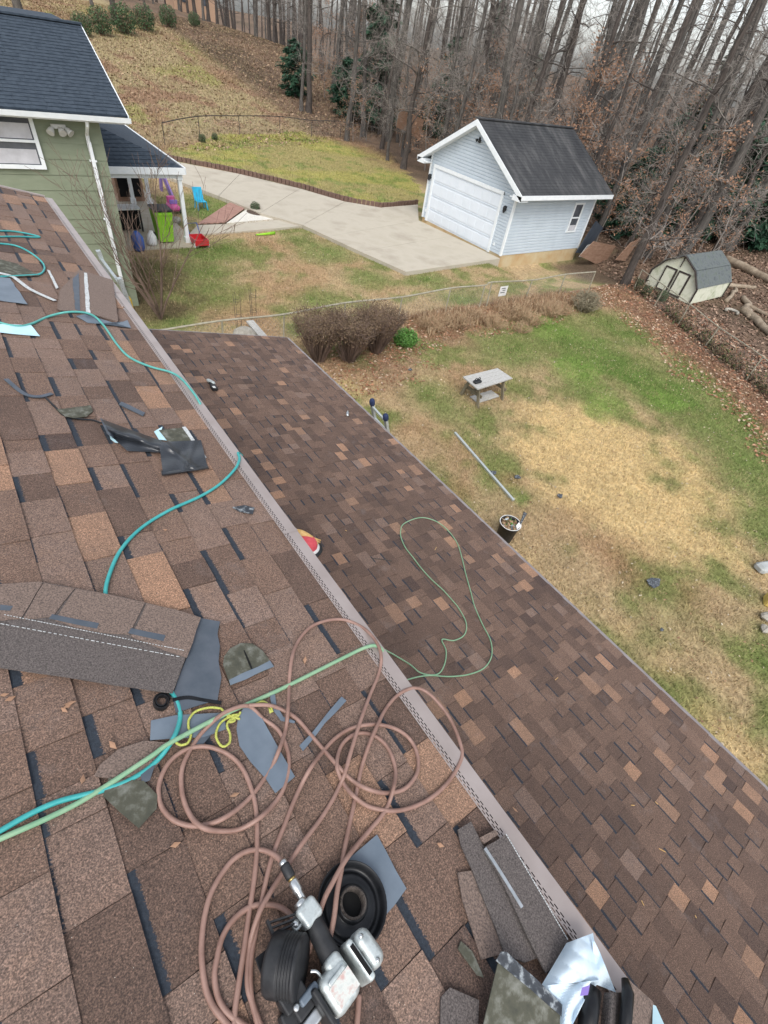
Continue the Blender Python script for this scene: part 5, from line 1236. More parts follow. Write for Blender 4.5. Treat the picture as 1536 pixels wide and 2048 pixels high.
# hoses
BR = .0070
hose('air_hose', 'long dusty brown air hose tangled in loops to the nail gun', [
    [(566, 1726, .05), (549, 1710, .03), (523, 1700), (490, 1704), (458, 1728), (425, 1780), (409, 1835), (403, 1900), (409, 1965), (422, 2005), (445, 2037), (490, 2085), (560, 2110)],
    [(588, 1836, .02), (562, 1815), (533, 1809), (500, 1814), (468, 1838), (445, 1874), (434, 1917), (429, 1952), (435, 1991), (448, 2018), (468, 2037), (500, 2060), (560, 2110)],
    [(470, 2090), (469, 2031), (478, 1965), (489, 1894), (499, 1822), (509, 1754), (514, 1690), (512, 1620), (500, 1570), (480, 1530), (450, 1505), (410, 1493), (370, 1500), (338, 1525), (319, 1565), (320, 1605), (340, 1635), (372, 1650), (410, 1650), (450, 1635, .032), (490, 1605), (520, 1570), (545, 1530), (560, 1495, .034), (571, 1460), (576, 1420, .034), (578, 1370), (583, 1320, .034), (595, 1285), (620, 1255), (655, 1241), (690, 1240), (725, 1255), (750, 1280, .034), (762, 1310, .034), (758, 1345), (740, 1390), (725, 1430, .03), (712, 1470, .036), (700, 1510, .036), (690, 1545, .034), (680, 1570), (665, 1600), (640, 1640), (606, 1685, .03), (568, 1742), (533, 1798, .034), (515, 1835, .034), (500, 1890), (495, 1965), (506, 2010), (522, 2055), (540, 2110)],
    [(525, 1437), (497, 1412, .02), (460, 1420, .034), (432, 1438, .034), (400, 1470), (375, 1510), (363, 1545), (365, 1590), (380, 1630), (405, 1655, .034), (440, 1662), (480, 1658), (520, 1635, .034), (550, 1605), (570, 1570), (578, 1530), (573, 1495), (556, 1460), (525, 1437)],
    [(497, 1411, .03), (533, 1410, .03), (561, 1418), (594, 1438), (626, 1475), (650, 1503), (678, 1535, .034), (703, 1560), (735, 1578, .034), (771, 1586), (804, 1580), (824, 1563), (836, 1539), (834, 1507), (820, 1479), (796, 1460, .034), (763, 1450), (731, 1450, .034), (699, 1458), (670, 1477), (646, 1503), (622, 1535, .034), (602, 1571), (584, 1612), (570, 1648), (557, 1680), (541, 1725), (526, 1790), (507, 1887), (501, 1935), (502, 1990), (513, 2037), (530, 2100)],
    [(657, 1890, .045), (668, 1835, .058), (674, 1786, .058), (683, 1738, .050), (689, 1699, .025), (701, 1640), (713, 1584), (723, 1535), (739, 1487, .034), (755, 1450, .034), (769, 1422), (787, 1398), (808, 1382), (832, 1376), (856, 1386), (880, 1410), (900, 1438), (915, 1471), (924, 1503), (919, 1527), (900, 1559), (872, 1588), (840, 1608), (804, 1620), (771, 1621), (735, 1612), (707, 1592, .034), (687, 1567), (674, 1535, .038), (678, 1503), (691, 1481), (715, 1467), (743, 1469), (767, 1485), (783, 1511), (791, 1543), (787, 1576, .036), (777, 1608), (763, 1632), (743, 1656), (715, 1689, .025), (690, 1722, .048), (666, 1764, .056), (645, 1808, .050), (622, 1890, .02), (601, 1945), (590, 2000)],
    [(718, 1990), (714, 2048), (705, 2110)]], BR, 'hose_brown')
TR = .0075
hose('air_hose', 'teal air hose curving down from the gutter to the loose shingle', [[(484, 911, -.01), (476, 906, .03), (479, 918, .034), (470, 938, .03), (440, 968), (400, 993), (340, 1020), (285, 1054), (245, 1095), (222, 1140), (211, 1188), (225, 1240), (270, 1310), (320, 1360), (344, 1386), (357, 1412), (360, 1440), (345, 1480, .034), (310, 1525), (260, 1560), (200, 1582), (120, 1602), (60, 1628), (0, 1662), (-60, 1695)]], TR, 'hose_cyan')
hose('air_hose', 'teal air hose crossing the gutter guard at the far end', [[(-20, 640), (30, 652), (62, 648), (100, 632), (140, 624, .05), (180, 628, .05), (205, 648), (235, 690), (260, 715), (300, 733), (340, 744, .026), (362, 757, .030), (385, 783, .030), (398, 803, .024), (404, 815, -.01)]], TR, 'hose_teal')
hose('air_hose', 'teal hose loop at the upper left edge', [[(-20, 486), (30, 491), (65, 508), (88, 530), (82, 547), (50, 551), (-20, 554)], [(-20, 462), (30, 463), (80, 474), (30, 473), (-20, 474)]], TR*.9, 'hose_cyan')
hose('air_hose', 'pale green hose running straight across to the gutter', [[(-40, 1698), (0, 1678), (100, 1634), (180, 1592), (300, 1514, .03), (340, 1486, .036), (440, 1433, .03), (500, 1406), (560, 1379), (640, 1339), (700, 1309), (728, 1296, .02), (748, 1291, .026), (763, 1298, .02), (769, 1314, -.02)]], .0075, 'hose_green')
hose('air_hose', 'thin green hose looping over the lower roof', [[(748, 1284), (769, 1299), (787, 1309), (820, 1329), (840, 1345), (864, 1350), (880, 1345), (890, 1325), (892, 1301), (884, 1279), (908, 1281), (929, 1269), (932, 1245), (917, 1216), (904, 1200), (885, 1179), (864, 1160), (843, 1137), (827, 1116), (812, 1097), (803, 1078), (801, 1064), (805, 1050), (820, 1041), (836, 1036), (852, 1036), (873, 1043), (892, 1057), (906, 1073), (916, 1090), (924, 1116), (931, 1146), (941, 1182), (949, 1212), (965, 1249), (981, 1281), (983, 1312), (968, 1336), (937, 1349), (900, 1353), (864, 1351), (840, 1353), (816, 1359), (804, 1364), (798, 1352)]], .0065, 'hose_green', LP)
rp = MB()
for run in ([(442, 1417), (420, 1415), (393, 1422), (379, 1437), (377, 1454), (382, 1468), (376, 1485), (362, 1490), (352, 1485)], [(457, 1434), (440, 1447), (432, 1468), (437, 1485), (447, 1493), (459, 1485), (460, 1468), (454, 1451), (460, 1440), (474, 1434), (481, 1424)], [(455, 1428), (470, 1440), (458, 1444), (476, 1430), (462, 1432), (480, 1438)], [(508, 1410), (525, 1403), (540, 1412), (545, 1424)], [(442, 1417), (452, 1428), (460, 1436)]):
    rp.tube(spline([UP(x, y, .022) for x, y in run], 6), .0040, 6)
rp.prism([UP(535, 1412, .024), UP(546, 1422, .024), UP(540, 1427, .024)], -NU*.002)
tag(rp.build('yellow_rope', M['rope_yellow'], None, True), 'yellow knotted rope lying beside the green hose', 'rope')
# pipe boot
pb = thing('vent_pipe_boot', 'black rubber vent pipe boot on a blue grey flange', 'vent boot', UP(705, 1805, 0))
patch('flange', None, None, [(655, 1752), (692, 1722), (754, 1669), (813, 1777), (761, 1842), (725, 1868)], .012, .003, 'flashing_grey', parent=pb)
bo = UP(700, 1812, .014)
MB().lathe([(.086, 0), (.094, .012), (.097, .028), (.0955, .031), (.093, .030), (.0865, .012), (.083, .004), (.076, .003), (.073, .007), (.064, .012), (.0625, .0105), (.050, .018), (.0465, .018), (.043, .020), (.041, .029), (.0375, .030)], bo, NU, 44, False).build('collar', M['rubber'], pb, True)
MB().lathe([(.0376, .012), (.0370, .032), (.0345, .034), (.031, .033), (.030, .004)], bo, NU, 30, False).build('pipe', M['bark_dark'], pb, True)
MB().lathe([(.0305, .006), (.0001, .0059)], bo, NU, 20, False).build('pipe_bore', M['dark_void'], pb)
# nail gun
ng = thing('nail_gun', 'pneumatic coil nail gun with black grip lying on the shingles', 'nail gun', UP(640, 1920, 0))
def frame3(a, b):
    d = (b-a)/np.linalg.norm(b-a); s_ = np.cross(NU, d); s_ /= np.linalg.norm(s_); return d, s_, np.cross(d, s_)
a, b = UP(564, 1721, .055), UP(609, 1806, .060); d = (b-a); L = np.linalg.norm(d); d /= L
MB().lathe([(.009, 0), (.011, .004), (.011, .012)], a, d, 14).build('hose_clamp', M['steel'], ng, True)
MB().lathe([(.0125, .012), (.0135, .018), (.0135, .044), (.0115, .048)], a, d, 14).build('coupler_sleeve', M['black_hard'], ng, True)
MB().lathe([(.010, .048), (.010, .054)], a, d, 12).build('coupler_ring', M['brass'], ng, True)
MB().lathe([(.0105, .054), (.0125, .058), (.0125, .082), (.0095, .086), (.0095, .112), (.0065, .118), (.0065, L)], a, d, 14).build('coupler', M['steel'], ng, True)
def rbox(nm, c, sz, ax, r, mt, par, seg=3):
    ob = MB().box(c, sz, ax).build(nm, M[mt], par, True); m_ = ob.modifiers.new('bevel', 'BEVEL'); m_.width = r; m_.segments = seg; m_.harden_normals = True; return ob
a, b = UP(603, 1810, .058), UP(628, 1846, .058); D3 = frame3(a, b)
rbox('rear_cap', (a+b)/2, (.052, .058, .056), D3, .012, 'alu', ng)
rbox('cap_lug', UP(600, 1841, .060), (.024, .050, .020), D3, .006, 'alu', ng)
MB().lathe([(.015, -.012), (.017, -.006), (.017, .006)], a, D3[0], 16).build('inlet', M['steel'], ng, True)
MB().lathe([(.008, 0), (.008, .004)], UP(592, 1848, .070), NU, 12).build('bolt', M['steel'], ng, True)
a, b = UP(624, 1840, .058), UP(668, 1928, .062); d = b-a; L = np.linalg.norm(d); d /= L
MB().lathe([(.0225, 0), (.0245, .006), (.0235, L*.2), (.0240, L*.55), (.0255, L*.85), (.0235, L)], a, d, 22).build('grip', M['black_hard'], ng, True)
# body: silver housing with head cap, exhaust slot, worn label
a, b = UP(650, 2008, .058), UP(722, 1912, .064); D3 = frame3(a, b); L = np.linalg.norm(b-a); mid = (a+b)/2
rbox('housing', mid-D3[0]*.022, (L-.040, .084, .080), D3, .020, 'alu', ng, 4)
rbox('upper_rib', mid-D3[0]*.020+D3[1]*.020+D3[2]*.040, (L-.07, .010, .012), D3, .004, 'alu', ng)
MB().box(mid-D3[0]*.018-D3[1]*.008+D3[2]*.0405, (.060, .044, .001), D3).build('label', M['alu_worn'], ng)
rbox('exhaust_collar', b-D3[0]*.018, (.020, .096, .092), D3, .008, 'alu', ng)
MB().box(b-D3[0]*.018+D3[2]*.0465, (.010, .070, .002), D3).build('exhaust_slot', M['dark_void'], ng)
rbox('head_cap', b+D3[0]*.016, (.048, .088, .086), D3, .022, 'alu', ng, 4)
for sx in (-1, 1): MB().lathe([(.0055, 0), (.0055, .003)], b+D3[0]*.012+D3[1]*.030*sx+D3[2]*.0425, D3[2], 10).build('bolt', M['steel'], ng, True)
rbox('shoulder', UP(668, 1935, .066), (.045, .050, .060), D3, .014, 'alu', ng)
rbox('front_flange', a-D3[0]*.012, (.014, .082, .078), D3, .006, 'black_hard', ng)
rbox('nose', a-D3[0]*.046-D3[2]*.008, (.060, .026, .030), D3, .006, 'steel', ng)
rbox('wear_plate', a-D3[0]*.020+D3[1]*.040, (.050, .018, .046), D3, .006, 'flashing_grey', ng)
MB().tube(spline([UP(621, 1943, .082), UP(632, 1943, .084), UP(641, 1952, .078), UP(646, 1962, .07)], 5), .0035, 8).build('trigger', M['steel'], ng, True)
# coil magazine: ribbed drum standing on edge beside the grip
mc = UP(571, 1930, .064); ma = UP(602, 1938, .064)-UP(548, 1922, .064); ma = ma/np.linalg.norm(ma)*.86+NU*.42; ma /= np.linalg.norm(ma)
prof = [(.018, -.040), (.050, -.040), (.058, -.036), (.062, -.028), (.062, -.004)]
for k in range(5): prof += [(.062, -.002+k*.007), (.0590, -.001+k*.007), (.0590, .0025+k*.007), (.062, .0035+k*.007)]
prof += [(.062, .036), (.056, .041), (.020, .041)]
MB().lathe(prof, mc, ma, 36).build('coil_magazine', M['black_hard'], ng, True)
rbox('magazine_hinge', mc-ma*.041, (.050, .050, .006), frame3(mc, mc+EY), .002, 'rubber', ng)
mg = MB(); A_, B_2 = UP(600, 1843, .066), UP(545, 1868, .075)
for k in range(3): mg.bar(A_+EY*.009*k, B_2+EY*.012*k, .004, .012, NU)
mg.bar(B_2-EY*.004, B_2+EY*.030, .006, .014, NU); mg.bar(A_-EY*.004, A_+EY*.024, .008, .014, NU)
mg.build('magazine_bracket', M['black_hard'], ng)
rbox('feed_door', UP(584, 1994, .050), (.060, .040, .046), D3, .006, 'black_hard', ng)
rbox('feed_block', UP(604, 2014, .045), (.045, .036, .040), D3, .006, 'black_hard', ng)
rbox('feed_arm', UP(588, 1972, .058), (.018, .050, .018), (ETU, EY, NU), .005, 'steel', ng)
for x, y in ((580, 1990), (592, 2016)): MB().lathe([(.007, 0), (.007, .006), (.004, .008)], UP(x, y, .073), NU, 12).build('feed_pin', M['steel'], ng, True)
rbox('shoe', UP(590, 2034, .030), (.065, .045, .04), (ETU, EY, NU), .006, 'black_hard', ng)

# pile at the lower right
patch('shingle_strip', 'brown shingle strip at the bottom of the lower pile', 'shingle', [(915, 1745), (944, 1741), (962, 1790), (1010, 1906), (963, 1919), (925, 1800)], .013, .005, 'granule_brown')
patch('shingle_strip', 'dark grey brown shingle strip in the middle of the lower pile', 'shingle', [(916, 1659), (942, 1643), (966, 1690), (1085, 1912), (1050, 1925), (1010, 1909), (945, 1740), (922, 1690)], .019, .006, 'granule_dark')
s3 = patch('shingle_strip', 'top shingle strip with a white chalk line by the gutter', 'shingle', [(969, 1694), (1013, 1667), (1070, 1765), (1145, 1895), (1092, 1946), (1040, 1840)], .032, .006, 'granule_dark')
sm = MB()
for k in range(40):
    t = k/40; t2 = (k+.8)/40; sm.bar(UP(1012+t*124, 1668+t*212, .0390), UP(1012+t2*124, 1668+t2*212, .0390), .003, .001, NU)
sm.build('chalk_line', M['white_strip'], s3)['kind'] = 'stuff'
patch('torn_shingle', 'orange brown torn tab on top of the lower pile', 'offcut', [(960, 1675), (991, 1659), (997, 1669), (969, 1687)], .028, .005, 'granule_brown')
strip('steel_bar', 'thin steel pry bar between the piled shingles', [(969, 1697), (1000, 1745), (1043, 1815)], .011, 'steel', 'bar', .036, .008)
patch('mossy_shingle_piece', 'narrow mossy strip left of the lower pile', 'offcut', [(916, 1897), (922, 1882), (945, 1903), (968, 1955), (955, 1950)], .013, .004, 'moss_back')
patch('shingle_strip', 'dark shingle corner at the bottom edge', 'shingle', [(882, 1994), (900, 1975), (958, 2000), (955, 2090), (880, 2090)], .013, .006, 'granule_dark')
fp = patch('flashing_plate', 'tilted mossy plate with a blue silver edge in the lower pile', 'plate', [(1002, 1903, .06), (1138, 2031, .03), (1135, 2100, 0), (955, 2100, 0)], .03, .004, 'moss_back')
patch('silver_edge', None, None, [(1002, 1903, .06), (1014, 1904, .06), (1142, 2026, .03), (1132, 2040, .03), (992, 1921, .055)], .0345, .0015, 'slate_back', parent=fp)
quad = lambda c4, nu, nv, hf, nm, mt, par: quadsheet(nm, c4, nu, nv, hf, mt, par)
pw = thing('plastic_wrapper', 'crumpled white blue plastic wrapper on the lower pile', 'wrapper', UP(1140, 1950, 0))
quad([(1133, 1886), (1186, 1866), (1200, 1960), (1082, 1972)], 20, 20, lambda u, v: .05+.05*math.sin(math.pi*min(1, u*1.05))*(.5+.5*math.sin(math.pi*v))+.004*math.sin(7*u+5*v)+.004*abs(math.sin(9*v-6*u)), 'front_panel', 'white_plastic', pw)
quad([(1082, 1972), (1200, 1960), (1165, 2010), (1130, 2080)], 18, 16, lambda u, v: .05+.03*math.sin(math.pi*u)+.008*math.sin(9*u+8*v), 'lower_panel', 'white_plastic', pw)
quad([(1184, 1872), (1200, 1905), (1232, 1985), (1190, 1968)], 10, 14, lambda u, v: .075-.045*v+.006*math.sin(9*v+5*u), 'clear_flap', 'white_plastic', pw)
quad([(1164, 1975), (1180, 1970), (1176, 1990), (1160, 1992)], 4, 4, lambda u, v: .098, 'printed_stripe', 'purple', pw)
mb = MB().tube([UP(1188, 1978, .06), UP(1180, 2010, .055), UP(1170, 2090, .05)], [.020, .024, .024], 12); tag(mb.build('foam_roll', M['rubber'], None, True), 'black rolled rubber tube beside the white wrapper', 'roll')
cs = thing('curled_shingle', 'curled brown shingle with rolled black edge at the bottom edge', 'shingle', UP(1285, 2020, 0))
quad([(1255, 1957), (1306, 2003), (1345, 2100), (1240, 2100)], 14, 14, lambda u, v: .03+.05*(1-u)**2, 'sheet', 'granule_brown', cs)
MB().tube([UP(1250, 1958, .075), UP(1256, 1985, .078), UP(1246, 2100, .07)], [.010, .016, .016], 10).build('rolled_edge', M['rubber'], cs, True)
quad([(1208, 1985), (1250, 1985), (1246, 2100), (1195, 2100)], 10, 10, lambda u, v: .03+.03*math.sin(math.pi*u), 'under_sheet', 'granule_dark', cs)
quad([(1306, 2009), (1312, 2012), (1338, 2070), (1304, 2070)], 4, 6, lambda u, v: .03+.02*v, 'film_tip', 'pale_blue', cs)
# slivers of wood and nails
for i, (x, y, x2, y2, pl) in enumerate(((88, 1227, 101, 1240, UP), (1318, 1697, 1331, 1704, LP), (1262, 1610, 1269, 1611, LP), (1310, 1603, 1316, 1609, LP), (1283, 1801, 1288, 1811, LP), (870, 1100, 873, 1094, LP), (190, 1215, 196, 1211, UP), (1390, 1830, 1393, 1836, LP), (1110, 1360, 1116, 1355, LP), (690, 1060, 694, 1062, LP))):
    tag(MB().bar(pl(x, y, .014), pl(x2, y2, .014), .004, .003, NU).build('wood_sliver', M['leather']), 'tiny pale wood sliver lying on the shingles', 'sliver', 'pale wood slivers on the roofs')
for i, (x, y) in enumerate(((8, 1390), (20, 1398), (135, 1412), (142, 1406), (128, 1420), (225, 1490), (165, 1560), (470, 1590), (610, 1320), (350, 1690), (880, 1690), (1030, 1620), (930, 1110), (560, 900), (330, 1060))):
    pl = LP if (x, y) in ((930, 1110), (560, 900)) else UP; r_ = R0.uniform(.006, .012); c_ = pl(x, y, .014); a_ = R0.uniform(0, 6.28)
    u_ = ETU*math.cos(a_)+EY*math.sin(a_); w_ = np.cross(NU, u_)
    tag(MB().prism([c_-u_*r_*1.6, c_-w_*r_*.6+NU*.004, c_+u_*r_*1.3+NU*.006, c_+w_*r_*.7], -NU*.0015).build('leaf_fragment', M['leaf_beech']), 'small dry brown leaf fragment lying on the shingles', 'leaf', 'dry leaf fragments on the roofs')
strip('twig', 'thin dark twig lying on the lower roof', [(743, 1117), (760, 1118), (784, 1122)], .008, 'bark_dark', 'twig', .014, .006, LP)

# ================================================================== THINGS ON THE LOWER ROOF
def LPo(px, py, h): return LP(px, py, h)
LF = (ETL, EY, NL)
c = LP(425, 770, .05)
dr = thing('cordless_drill', 'small white and black cordless drill on the lower roof', 'drill', LP(425, 772, 0))
MB().lathe([(.012, 0), (.024, .02), (.030, .05), (.033, .13), (.026, .15)], LP(414, 759, .05), (LP(428, 768, .05)-LP(414, 759, .05)), 14).build('motor_housing', M['alu'], dr, True)
MB().bbox(LP(423, 768, .045), (.045, .13, .04), LF, .012).build('handle', M['black_hard'], dr)
MB().bbox(LP(428, 775, .045), (.085, .12, .065), LF, .015).build('battery', M['black_hard'], dr)
MB().box(LP(428, 774, .079), (.04, .05, .004), LF).build('badge', M['sign'], dr)
c = LP(695, 828, .03)
bt = MB().lathe([(.022, -.05), (.024, -.02), (.024, .03), (.012, .05), (.010, .075)], c, (.5, .7, .15), 12).build('metal_fitting', M['steel'], None, True); tag(bt, 'small silver metal fitting on the lower roof', 'fitting')
cp = thing('red_cap', 'red cap with white and black brim below the gutter', 'cap', LP(607, 1090, 0))
cc = LP(611, 1093, .02)
MB().lathe([(.125, 0), (.122, .04), (.105, .085), (.07, .115), (.02, .128), (.001, .129)], cc, NL, 24, False).build('crown', M['coral'], cp, True)
MB().lathe([(.128, -.004), (.150, .012), (.150, .018), (.120, .030)], cc, NL, 24, False).build('white_band', M['sign'], cp, True)
MB().lathe([(.152, -.010), (.185, -.002), (.185, .004), (.150, .010)], cc, NL, 24, False).build('brim', M['black_hard'], cp, True)
gl = thing('work_glove', 'tan leather work glove lying on the red cap', 'glove', LP(615, 1070, .05))
gm_ = MB(); gm_.tube(spline([LP(590, 1063, .10), LP(600, 1066, .13), LP(614, 1073, .12), (LP(624, 1078, .11))], 4), [.028+.012*math.sin(i/12*3.1) for i in range(13)], 10); gm_.build('palm', M['leather'], gl, True)
for k, (x, y) in enumerate(((641, 1081), (640, 1085), (636, 1088), (628, 1092))): MB().tube([LP(618+k, 1074+k*2, .11), LP((618+x)/2, (1074+y)/2+k, .11), LP(x, y, .08)], [.013, .012, .009], 8).build('finger', M['leather'], gl, True)
MB().tube([LP(604, 1068, .13), LP(606, 1080, .10), LP(622, 1093, .08)], [.014, .012, .009], 8).build('finger', M['leather'], gl, True)

# ladders
def ladder(name, label, t0, t1, b0, b1, nr, w=.03):
    l = thing(name, label, 'ladder', (b0+b1)/2)
    for a, b in ((t0, b0), (t1, b1)): MB().bar(a, b, w, .07, (0, 1, 0)).build('rail', M['alu'], l)
    for k in range(nr):
        t = (k+.35)/nr; MB().bar(t0*(1-t)+b0*t, t1*(1-t)+b1*t, .035, .03).build('rung', M['alu'], l)
    return l
t0, t1 = P(744, 806, 0, 4.42), P(771, 836, 0, 4.42)
la = ladder('extension_ladder', 'aluminium ladder with navy mitts rising over the lower eave', t0, t1, np.array([5.15, t0[1], 0]), np.array([5.15, t1[1], 0]), 10, .045)
for t_ in (t0, t1): MB().lathe([(.034, -.075), (.046, -.045), (.050, .0), (.045, .04), (.028, .06), (.001, .064)], t_+np.array([0, 0, .02]), (-.25, 0, 1), 14).build('mitt', M['navy'], la, True)
t0, t1 = P(203, 528, 0, 1.15), P(231, 527, 0, 1.15); t0[2] = t1[2] = (t0[2]+t1[2])/2
lb_ = ladder('extension_ladder', 'white aluminium ladder behind the far gutter corner', t0, t1, np.array([1.7, t0[1], 0]), np.array([1.7, t1[1], 0]), 14, .05)
MB().bbox(P(258, 606, 0, 1.2), (.06, .12, .16), None, .02).build('yellow_foot', M['yellow'], lb_)

# ================================================================== THINGS IN THE YARD
tz = .60
tb = thing('work_table', 'small weathered grey wooden work table on the lawn', 'table', G(975, 785))
q4 = [P(x, y, 2, tz) for x, y in ((926, 753), (995, 736), (1025, 756), (956, 778))]
for k in range(4):
    u, v = (k+.02)/4, (k+.98)/4
    MB().prism([q4[0]*(1-u)+q4[3]*u, q4[1]*(1-u)+q4[2]*u, q4[1]*(1-v)+q4[2]*v, q4[0]*(1-v)+q4[3]*v], (0, 0, -.035)).build('top_plank', M['wood_grey'], tb)
cx = (q4[0]+q4[1]+q4[2]+q4[3])/4; zg = float(T(cx[0], cx[1]))
for ex_ in (-.50, .46):
    for sy in (-1, 1):
        MB().bar((cx[0]+ex_, cx[1]+sy*.17, tz-.04), (cx[0]+ex_, cx[1]+sy*.36, zg-.02), .085, .04, (1, 0, 0)).build('leg', M['wood_old'], tb)
    MB().bar((cx[0]+ex_+.045, cx[1]-.34, zg+.30), (cx[0]+ex_+.045, cx[1]+.34, zg+.30), .035, .085).build('cross_rail', M['wood_old'], tb)
    MB().bar((cx[0]+ex_, cx[1]-.27, tz-.055), (cx[0]+ex_, cx[1]+.27, tz-.055), .04, .04).build('cleat', M['wood_old'], tb)
MB().bar((cx[0]-.46, cx[1]+.02, zg+.2), (cx[0]-.10, cx[1]+.02, tz-.06), .035, .07, (0, 1, 0)).build('brace', M['wood_old'], tb)
g = G(978, 797); MB().box((cx[0]+.05, cx[1]-.05, zg+.035), (.85, .34, .03)).build('foot_board', M['wood_grey'], tb)
gd = thing('black_gadget', 'black gadget with two ring handles on the grey table', 'gadget', P(955, 762, 2, tz))
g = P(955, 763, 2, tz+.04); MB().bbox(g, (.24, .13, .07), None, .02).build('case', M['black_hard'], gd)
for dx in (-.055, .055): MB().tube([g+np.array([dx+.042*math.cos(a), .01, .055+.042*math.sin(a)]) for a in np.linspace(-.4, 3.54, 14)], .012, 6).build('ring_handle', M['black_hard'], gd, True)
g = G(994, 789); tag(MB().tube([g+np.array([.10*math.cos(a), .10*math.sin(a), .02]) for a in np.linspace(0, 6.2832, 26)], .012, 6).build('yellow_ring', M['straw_ring'], None, True), 'pale yellow ring lying under the table', 'ring')
a, b = G(909, 868), G(1026, 1004); a[2] += .04; b[2] += .04
tag(MB().bar(a, b, .055, .05).build('metal_pole', M['alu']), 'long silver metal rail lying on the lawn', 'pole')
bk = thing('black_tub', 'black tub full of yard waste under the lower eave', 'bucket', P(1021, 1050, 2, 0)); rc_ = P(1021, 1046, 2, .46)
bz = float(T(rc_[0], rc_[1])); o_ = np.array([rc_[0], rc_[1], bz])
MB().lathe([(.155, 0), (.195, .44), (.215, .445), (.215, .465), (.197, .465), (.185, .40)], o_, (0, 0, 1), 30, False).build('tub', M['black_hard'], bk, True)
MB().lathe([(.197, .461), (.216, .467), (.214, .47), (.199, .468)], o_, (0, 0, 1), 30, False).build('rim', M['sign'], bk, True)
rn4 = random.Random(3)
def clump(mt, n, s, zz, nm):
    m_ = MB()
    for k in range(n):
        r_, a_ = .165*math.sqrt(rn4.random()), rn4.uniform(0, 6.28); c_ = o_+np.array([math.cos(a_)*r_, math.sin(a_)*r_, zz+rn4.uniform(-.02, .05)])
        v = np.array([rn4.gauss(0, 1), rn4.gauss(0, 1), rn4.gauss(0, .6)]); v = v/np.linalg.norm(v)*s; w = np.cross(v, (rn4.gauss(0, 1), rn4.gauss(0, 1), rn4.gauss(0, 1))); w = w/np.linalg.norm(w)*s*.6
        m_.add([c_-v, c_+w, c_+v, c_-w], [(0, 1, 2, 3)])
    m_.build(nm, M[mt], bk)['kind'] = 'stuff'
clump('leaf_beech', 60, .04, .40, 'leaf_waste'); clump('dry_grass', 60, .05, .40, 'grass_waste'); clump('leaf_green', 25, .03, .42, 'green_waste'); clump('white_plastic', 12, .05, .42, 'plastic_waste')
MB().lathe([(.19, .37), (.001, .40)], o_, (0, 0, 1), 20, False).build('fill', M['mulch'], bk)
MB().prism([o_+np.array(p) for p in ((.08, -.17, .40), (.17, -.12, .40), (.34, -.06, .62), (.28, -.02, .66))], (0, .012, -.01)).build('dark_offcut', M['slate_back'], bk)
MB().prism([o_+np.array(p) for p in ((-.02, -.19, .475), (.12, -.17, .475), (.15, -.08, .49), (.02, -.12, .49))], (0, 0, -.01)).build('white_sheet', M['sign'], bk)
for i, (x, y, s, lb) in enumerate(((820, 742, .09, 'dark shingle scrap on the grass near the hedge'), (1118, 995, .10, 'thin dark scrap on the straw patch edge'), (1034, 957, .10, 'dark scrap beside the metal rail'), (1304, 1168, .21, 'slate grey shingle piece on the lower lawn'), (1321, 1262, .05, 'small dark lump near the bottom of the lawn'), (985, 948, .10, 'flat dark scrap touching the metal rail'))):
    g = G(x, y); g[2] += .05; n_ = 6
    tag(MB().prism([g+np.array([math.cos(k*1.047+i)*s*(1 if k % 2 else .62), math.sin(k*1.047+i)*s*(.55 if k % 3 else .8), .012*(k % 2)]) for k in range(n_)], (0, 0, -.014)).build('lawn_scrap', M['slate_back']), lb, 'scrap')
# right edge stones
def rock(name, label, c, s, mt, seed):
    r_ = random.Random(seed); m_ = MB(); n1, n2 = 7, 10
    f = lambda u, v: c+np.array([math.cos(6.2832*u)*math.sin(math.pi*v)*s[0], math.sin(6.2832*u)*math.sin(math.pi*v)*s[1], math.cos(math.pi*v)*s[2]])*(1+.16*math.sin(7*u*6.28+seed)+.13*math.sin(9*v+seed*2))
    m_.grid(f, n2, n1); return tag(m_.build(name, M[mt]), label, 'stone')
g = G(1521, 1152); tag(MB().bbox(g+np.array([.3, .02, .10]), (.62, .24, .18), ((.93, -.36, 0), (.36, .93, 0), (0, 0, 1)), .05).build('stone_slab', M['stone_slab']), 'grey stone slab jutting in at the right edge', 'stone')
g = G(1533, 1212); tag(MB().bbox(g+np.array([.1, 0, .1]), (.28, .24, .2), ((.9, .4, 0), (-.4, .9, 0), (0, 0, 1)), .03).build('yellow_block', M['straw_ring']), 'pale yellow block at the right edge', 'block')
rock('border_stone', 'white border stone above the yellow block', G(1537, 1196)+np.array([0, 0, .06]), (.09, .08, .07), 'rock', 1)
rock('border_stone', 'grey white border stone below the yellow block', G(1527, 1238)+np.array([0, 0, .08]), (.11, .09, .07), 'rock', 2)
rock('border_stone', 'lowest pale border stone at the right edge', G(1526, 1262)+np.array([0, 0, .07]), (.10, .08, .06), 'rock', 5)
